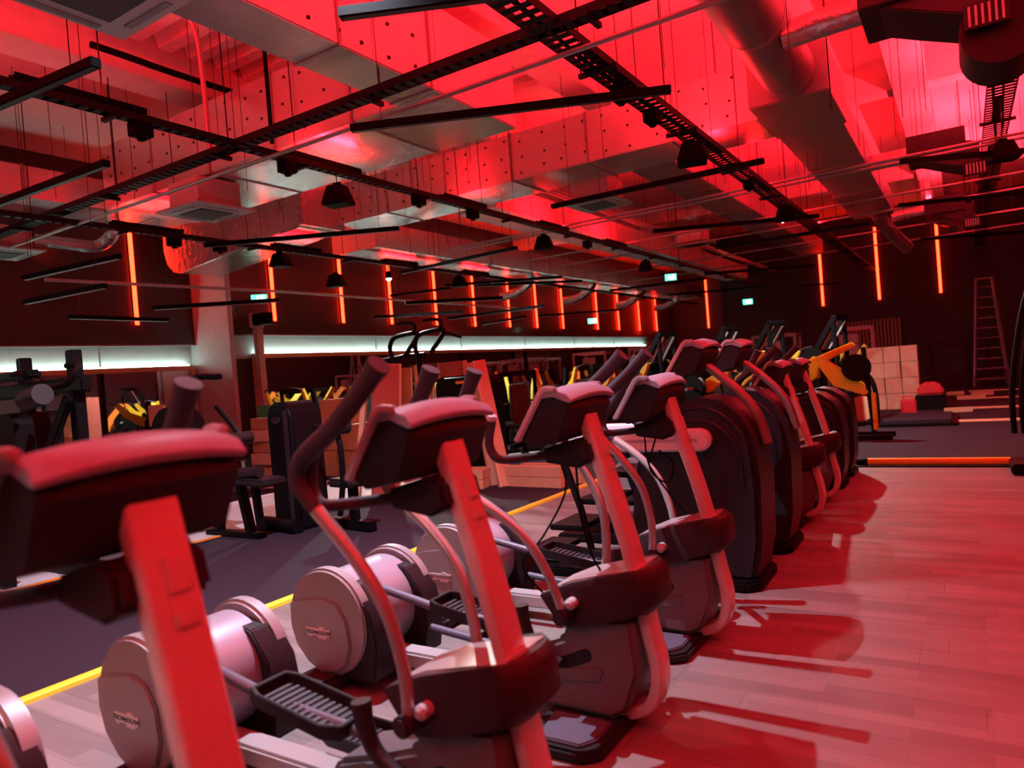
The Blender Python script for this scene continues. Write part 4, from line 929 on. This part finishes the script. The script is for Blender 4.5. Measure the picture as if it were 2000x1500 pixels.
for k, (x, y, r) in enumerate(((-9.1, 23.5, .05), (-7.0, 23.4, -.05), (-4.9, 23.2, .05), (-10.2, 26.6, 0), (-8.0, 26.2, .05), (-2.8, 23.0, .05))): dup(RK, (x, y, 0), r, 'tall power rack towards the back of the hall, %s counted from the left one' % ORD[k+1])

# ------------------------------------------------------------------ right hand end of the hall
t = thing('floor_pipe', 'thick yellow pipe lying on the floor edge at the right', 'pipe', (-.3, 9.97, .055))
part('pipe_body', 'yellow', t, lambda bm: cyl(bm, (-.82, 0, 0), (1.3, .03, 0), .048, 16))
part('end_cap', 'bar_black', t, lambda bm: tube(bm, [(-.98, 0, -.01), (-.92, 0, 0), (-.82, 0, 0)], [.03, .045, .05], 14))
t = thing('step_platform', 'flat dark platform lying on the rubber floor left of the pale battens', 'platform', (-.85, 15.6, 0))
part('deck', 'rubber', t, lambda bm: b2(bm, -.55, .58, -.85, .85, .03, .11), .02)
part('skirt', 'black_frame', t, lambda bm: b2(bm, -.60, .66, -.9, .9, 0, .05), .01)
for k, y in enumerate((15.45, 18.3, 21.2, 24.2)):
    tag(part('floor_batten', 'timber_pale', None, lambda bm: b2(bm, -.2 if k < 3 else .0, 2.3, y-.16, y+.16, 0, .02), .004), 'flat pale batten on the dark floor at the right, %s from the front' % ORD[k], 'batten', 'pale battens on the floor')
t = thing('step_ladder', 'tall aluminium A-frame ladder standing before the back wall at the right', 'ladder', (.62, 26.6, 0))
for lean, nm in ((.38, 'front'), (-.40, 'back')):
    for s in (-1, 1): part('side_rail', 'alu_red', t, lambda bm: beam(bm, (s*.44, -lean, .0), (s*.20, 0, 3.3), .06, .09), .006)
    for k in range(10):
        f = (k+.7)/10.5; hw = .44-.24*f
        part('rung', 'alu_red', t, lambda bm: b2(bm, -hw, hw, -lean*(1-f)-.03, -lean*(1-f)+.03, 3.3*f-.012, 3.3*f+.012))
part('top_cap', 'alu_red', t, lambda bm: b2(bm, -.24, .24, -.08, .08, 3.28, 3.33), .01)
part('spreader', 'alu_red', t, lambda bm: beam(bm, (.36, -.28, 1.0), (.36, .28, 1.0), .02, .04))
t = thing('slatted_panel', 'vertical slatted wooden panel leaning on the back wall behind the cartons', 'panel', (-2.8, 27.85, 0))
part('backing', 'wall_far', t, lambda bm: b2(bm, -1.0, 1.0, .0, .04, 0, 2.45))
sl = None
for k in range(18):
    if sl is None: sl = part('slat', 'slat_wood', t, lambda bm: b2(bm, -.035, .035, -.05, 0, 0, 2.42), .004, loc=(-.95+k*.112, 0, 0))
    else: c = sl.copy(); COL.objects.link(c); c.location = (-.95+k*.112, 0, 0)
t = thing('red_canister', 'red canister on the floor in front of the carton stack', 'canister', (-1.05, 16.75, 0))
part('body', 'red_plastic', t, lambda bm: b2(bm, -.14, .14, -.1, .1, 0, .36), .02)
part('handle', 'red_plastic', t, lambda bm: tube(bm, [(-.08, 0, .35), (-.08, 0, .42), (.08, 0, .42), (.08, 0, .35)], .015, 6))
t = thing('tool_bag', 'red tool bag on a small crate right of the carton stack', 'bag', (-.72, 18.6, 0))
part('crate', 'black_frame', t, lambda bm: b2(bm, -.3, .3, -.25, .25, 0, .32), .02)
part('bag_body', 'red_plastic', t, lambda bm: prism(bm, [(-.28, .32), (.28, .32), (.24, .52), (.10, .60), (-.10, .60), (-.24, .52)], -.16, .16), .04)
part('strap', 'black_frame', t, lambda bm: tube(bm, [(-.12, 0, .58), (-.08, 0, .70), (.08, 0, .70), (.12, 0, .58)], .015, 6, 3))
for k, (x, y, z, s) in enumerate(((-.45, 17.4, 0, .5), (-.25, 21.0, 0, .6), (.05, 22.3, 0, .5), (-.5, 22.8, 0, .4))):
    board('offcut_board', 'small pale offcut board lying near the red tool bag, %s one' % ORD[k], (x, y, z+.03), (x+s, y+.1, z+.03), .14, .04, 'timber_pale', None, PI/2)
# arched bike handle frames in front of the cartons
t = thing('arm_bike', 'small black bike with pale slanted handles before the carton stack', 'exercise machine', (-1.55, 15.3, 0), .0)
part('frame', 'black_frame', t, lambda bm: tube(bm, [(.05, 0, .05), (.06, 0, .5), (.0, 0, .85), (-.15, 0, 1.0), (-.32, 0, .82), (-.40, 0, .4), (-.42, 0, .05)], .045, 10, 4))
for s in (-1, 1): part('handle', 'silver_light', t, lambda bm: cyl(bm, (-.42, s*.12, .80), (-.12, s*.12, 1.10), .022, 8))
part('foot', 'black_frame', t, lambda bm: [b2(bm, -.5, .16, -.05, .05, 0, .06)], .01)
part('flywheel', 'timber_pale', t, lambda bm: cyl(bm, (-.20, -.05, .32), (-.20, .05, .32), .24, 24), .01)
# machine post cut by the right edge
t = thing('pulley_post', 'black machine with twin slanted posts cut by the right edge of the view', 'exercise machine', (.62, 9.6, 0))
for dx in (0, .09): part('post', 'black_frame', t, lambda bm: tube(bm, [(-.22+dx, 0, .42), (-.22+dx, 0, .8), (-.17+dx, 0, 1.25), (-.05+dx, 0, 1.85), (.12+dx, 0, 2.3)], .03, 8, 4))
part('drum', 'black_frame', t, lambda bm: cyl(bm, (-.12, -.45, .20), (.5, -.45, .20), .19, 20), .02)
part('base', 'black_frame', t, lambda bm: b2(bm, -.28, .8, -.3, .3, 0, .12), .02)
part('side_arm', 'black_frame', t, lambda bm: beam(bm, (-.15, 0, .45), (.5, 0, .40), .08, .08), .01)
# camera on the slim post
t = thing('wall_camera', 'small dark box camera with pale hood on the slim post beside the grey pilaster', 'camera', (-12.4, 9.95, 2.97))
part('body', 'bar_black', t, lambda bm: b2(bm, -.12, .28, -.12, .12, 0, .24), .01)
part('hood', 'silver_light', t, lambda bm: b2(bm, -.16, -.10, -.16, .16, -.04, .26), .006)
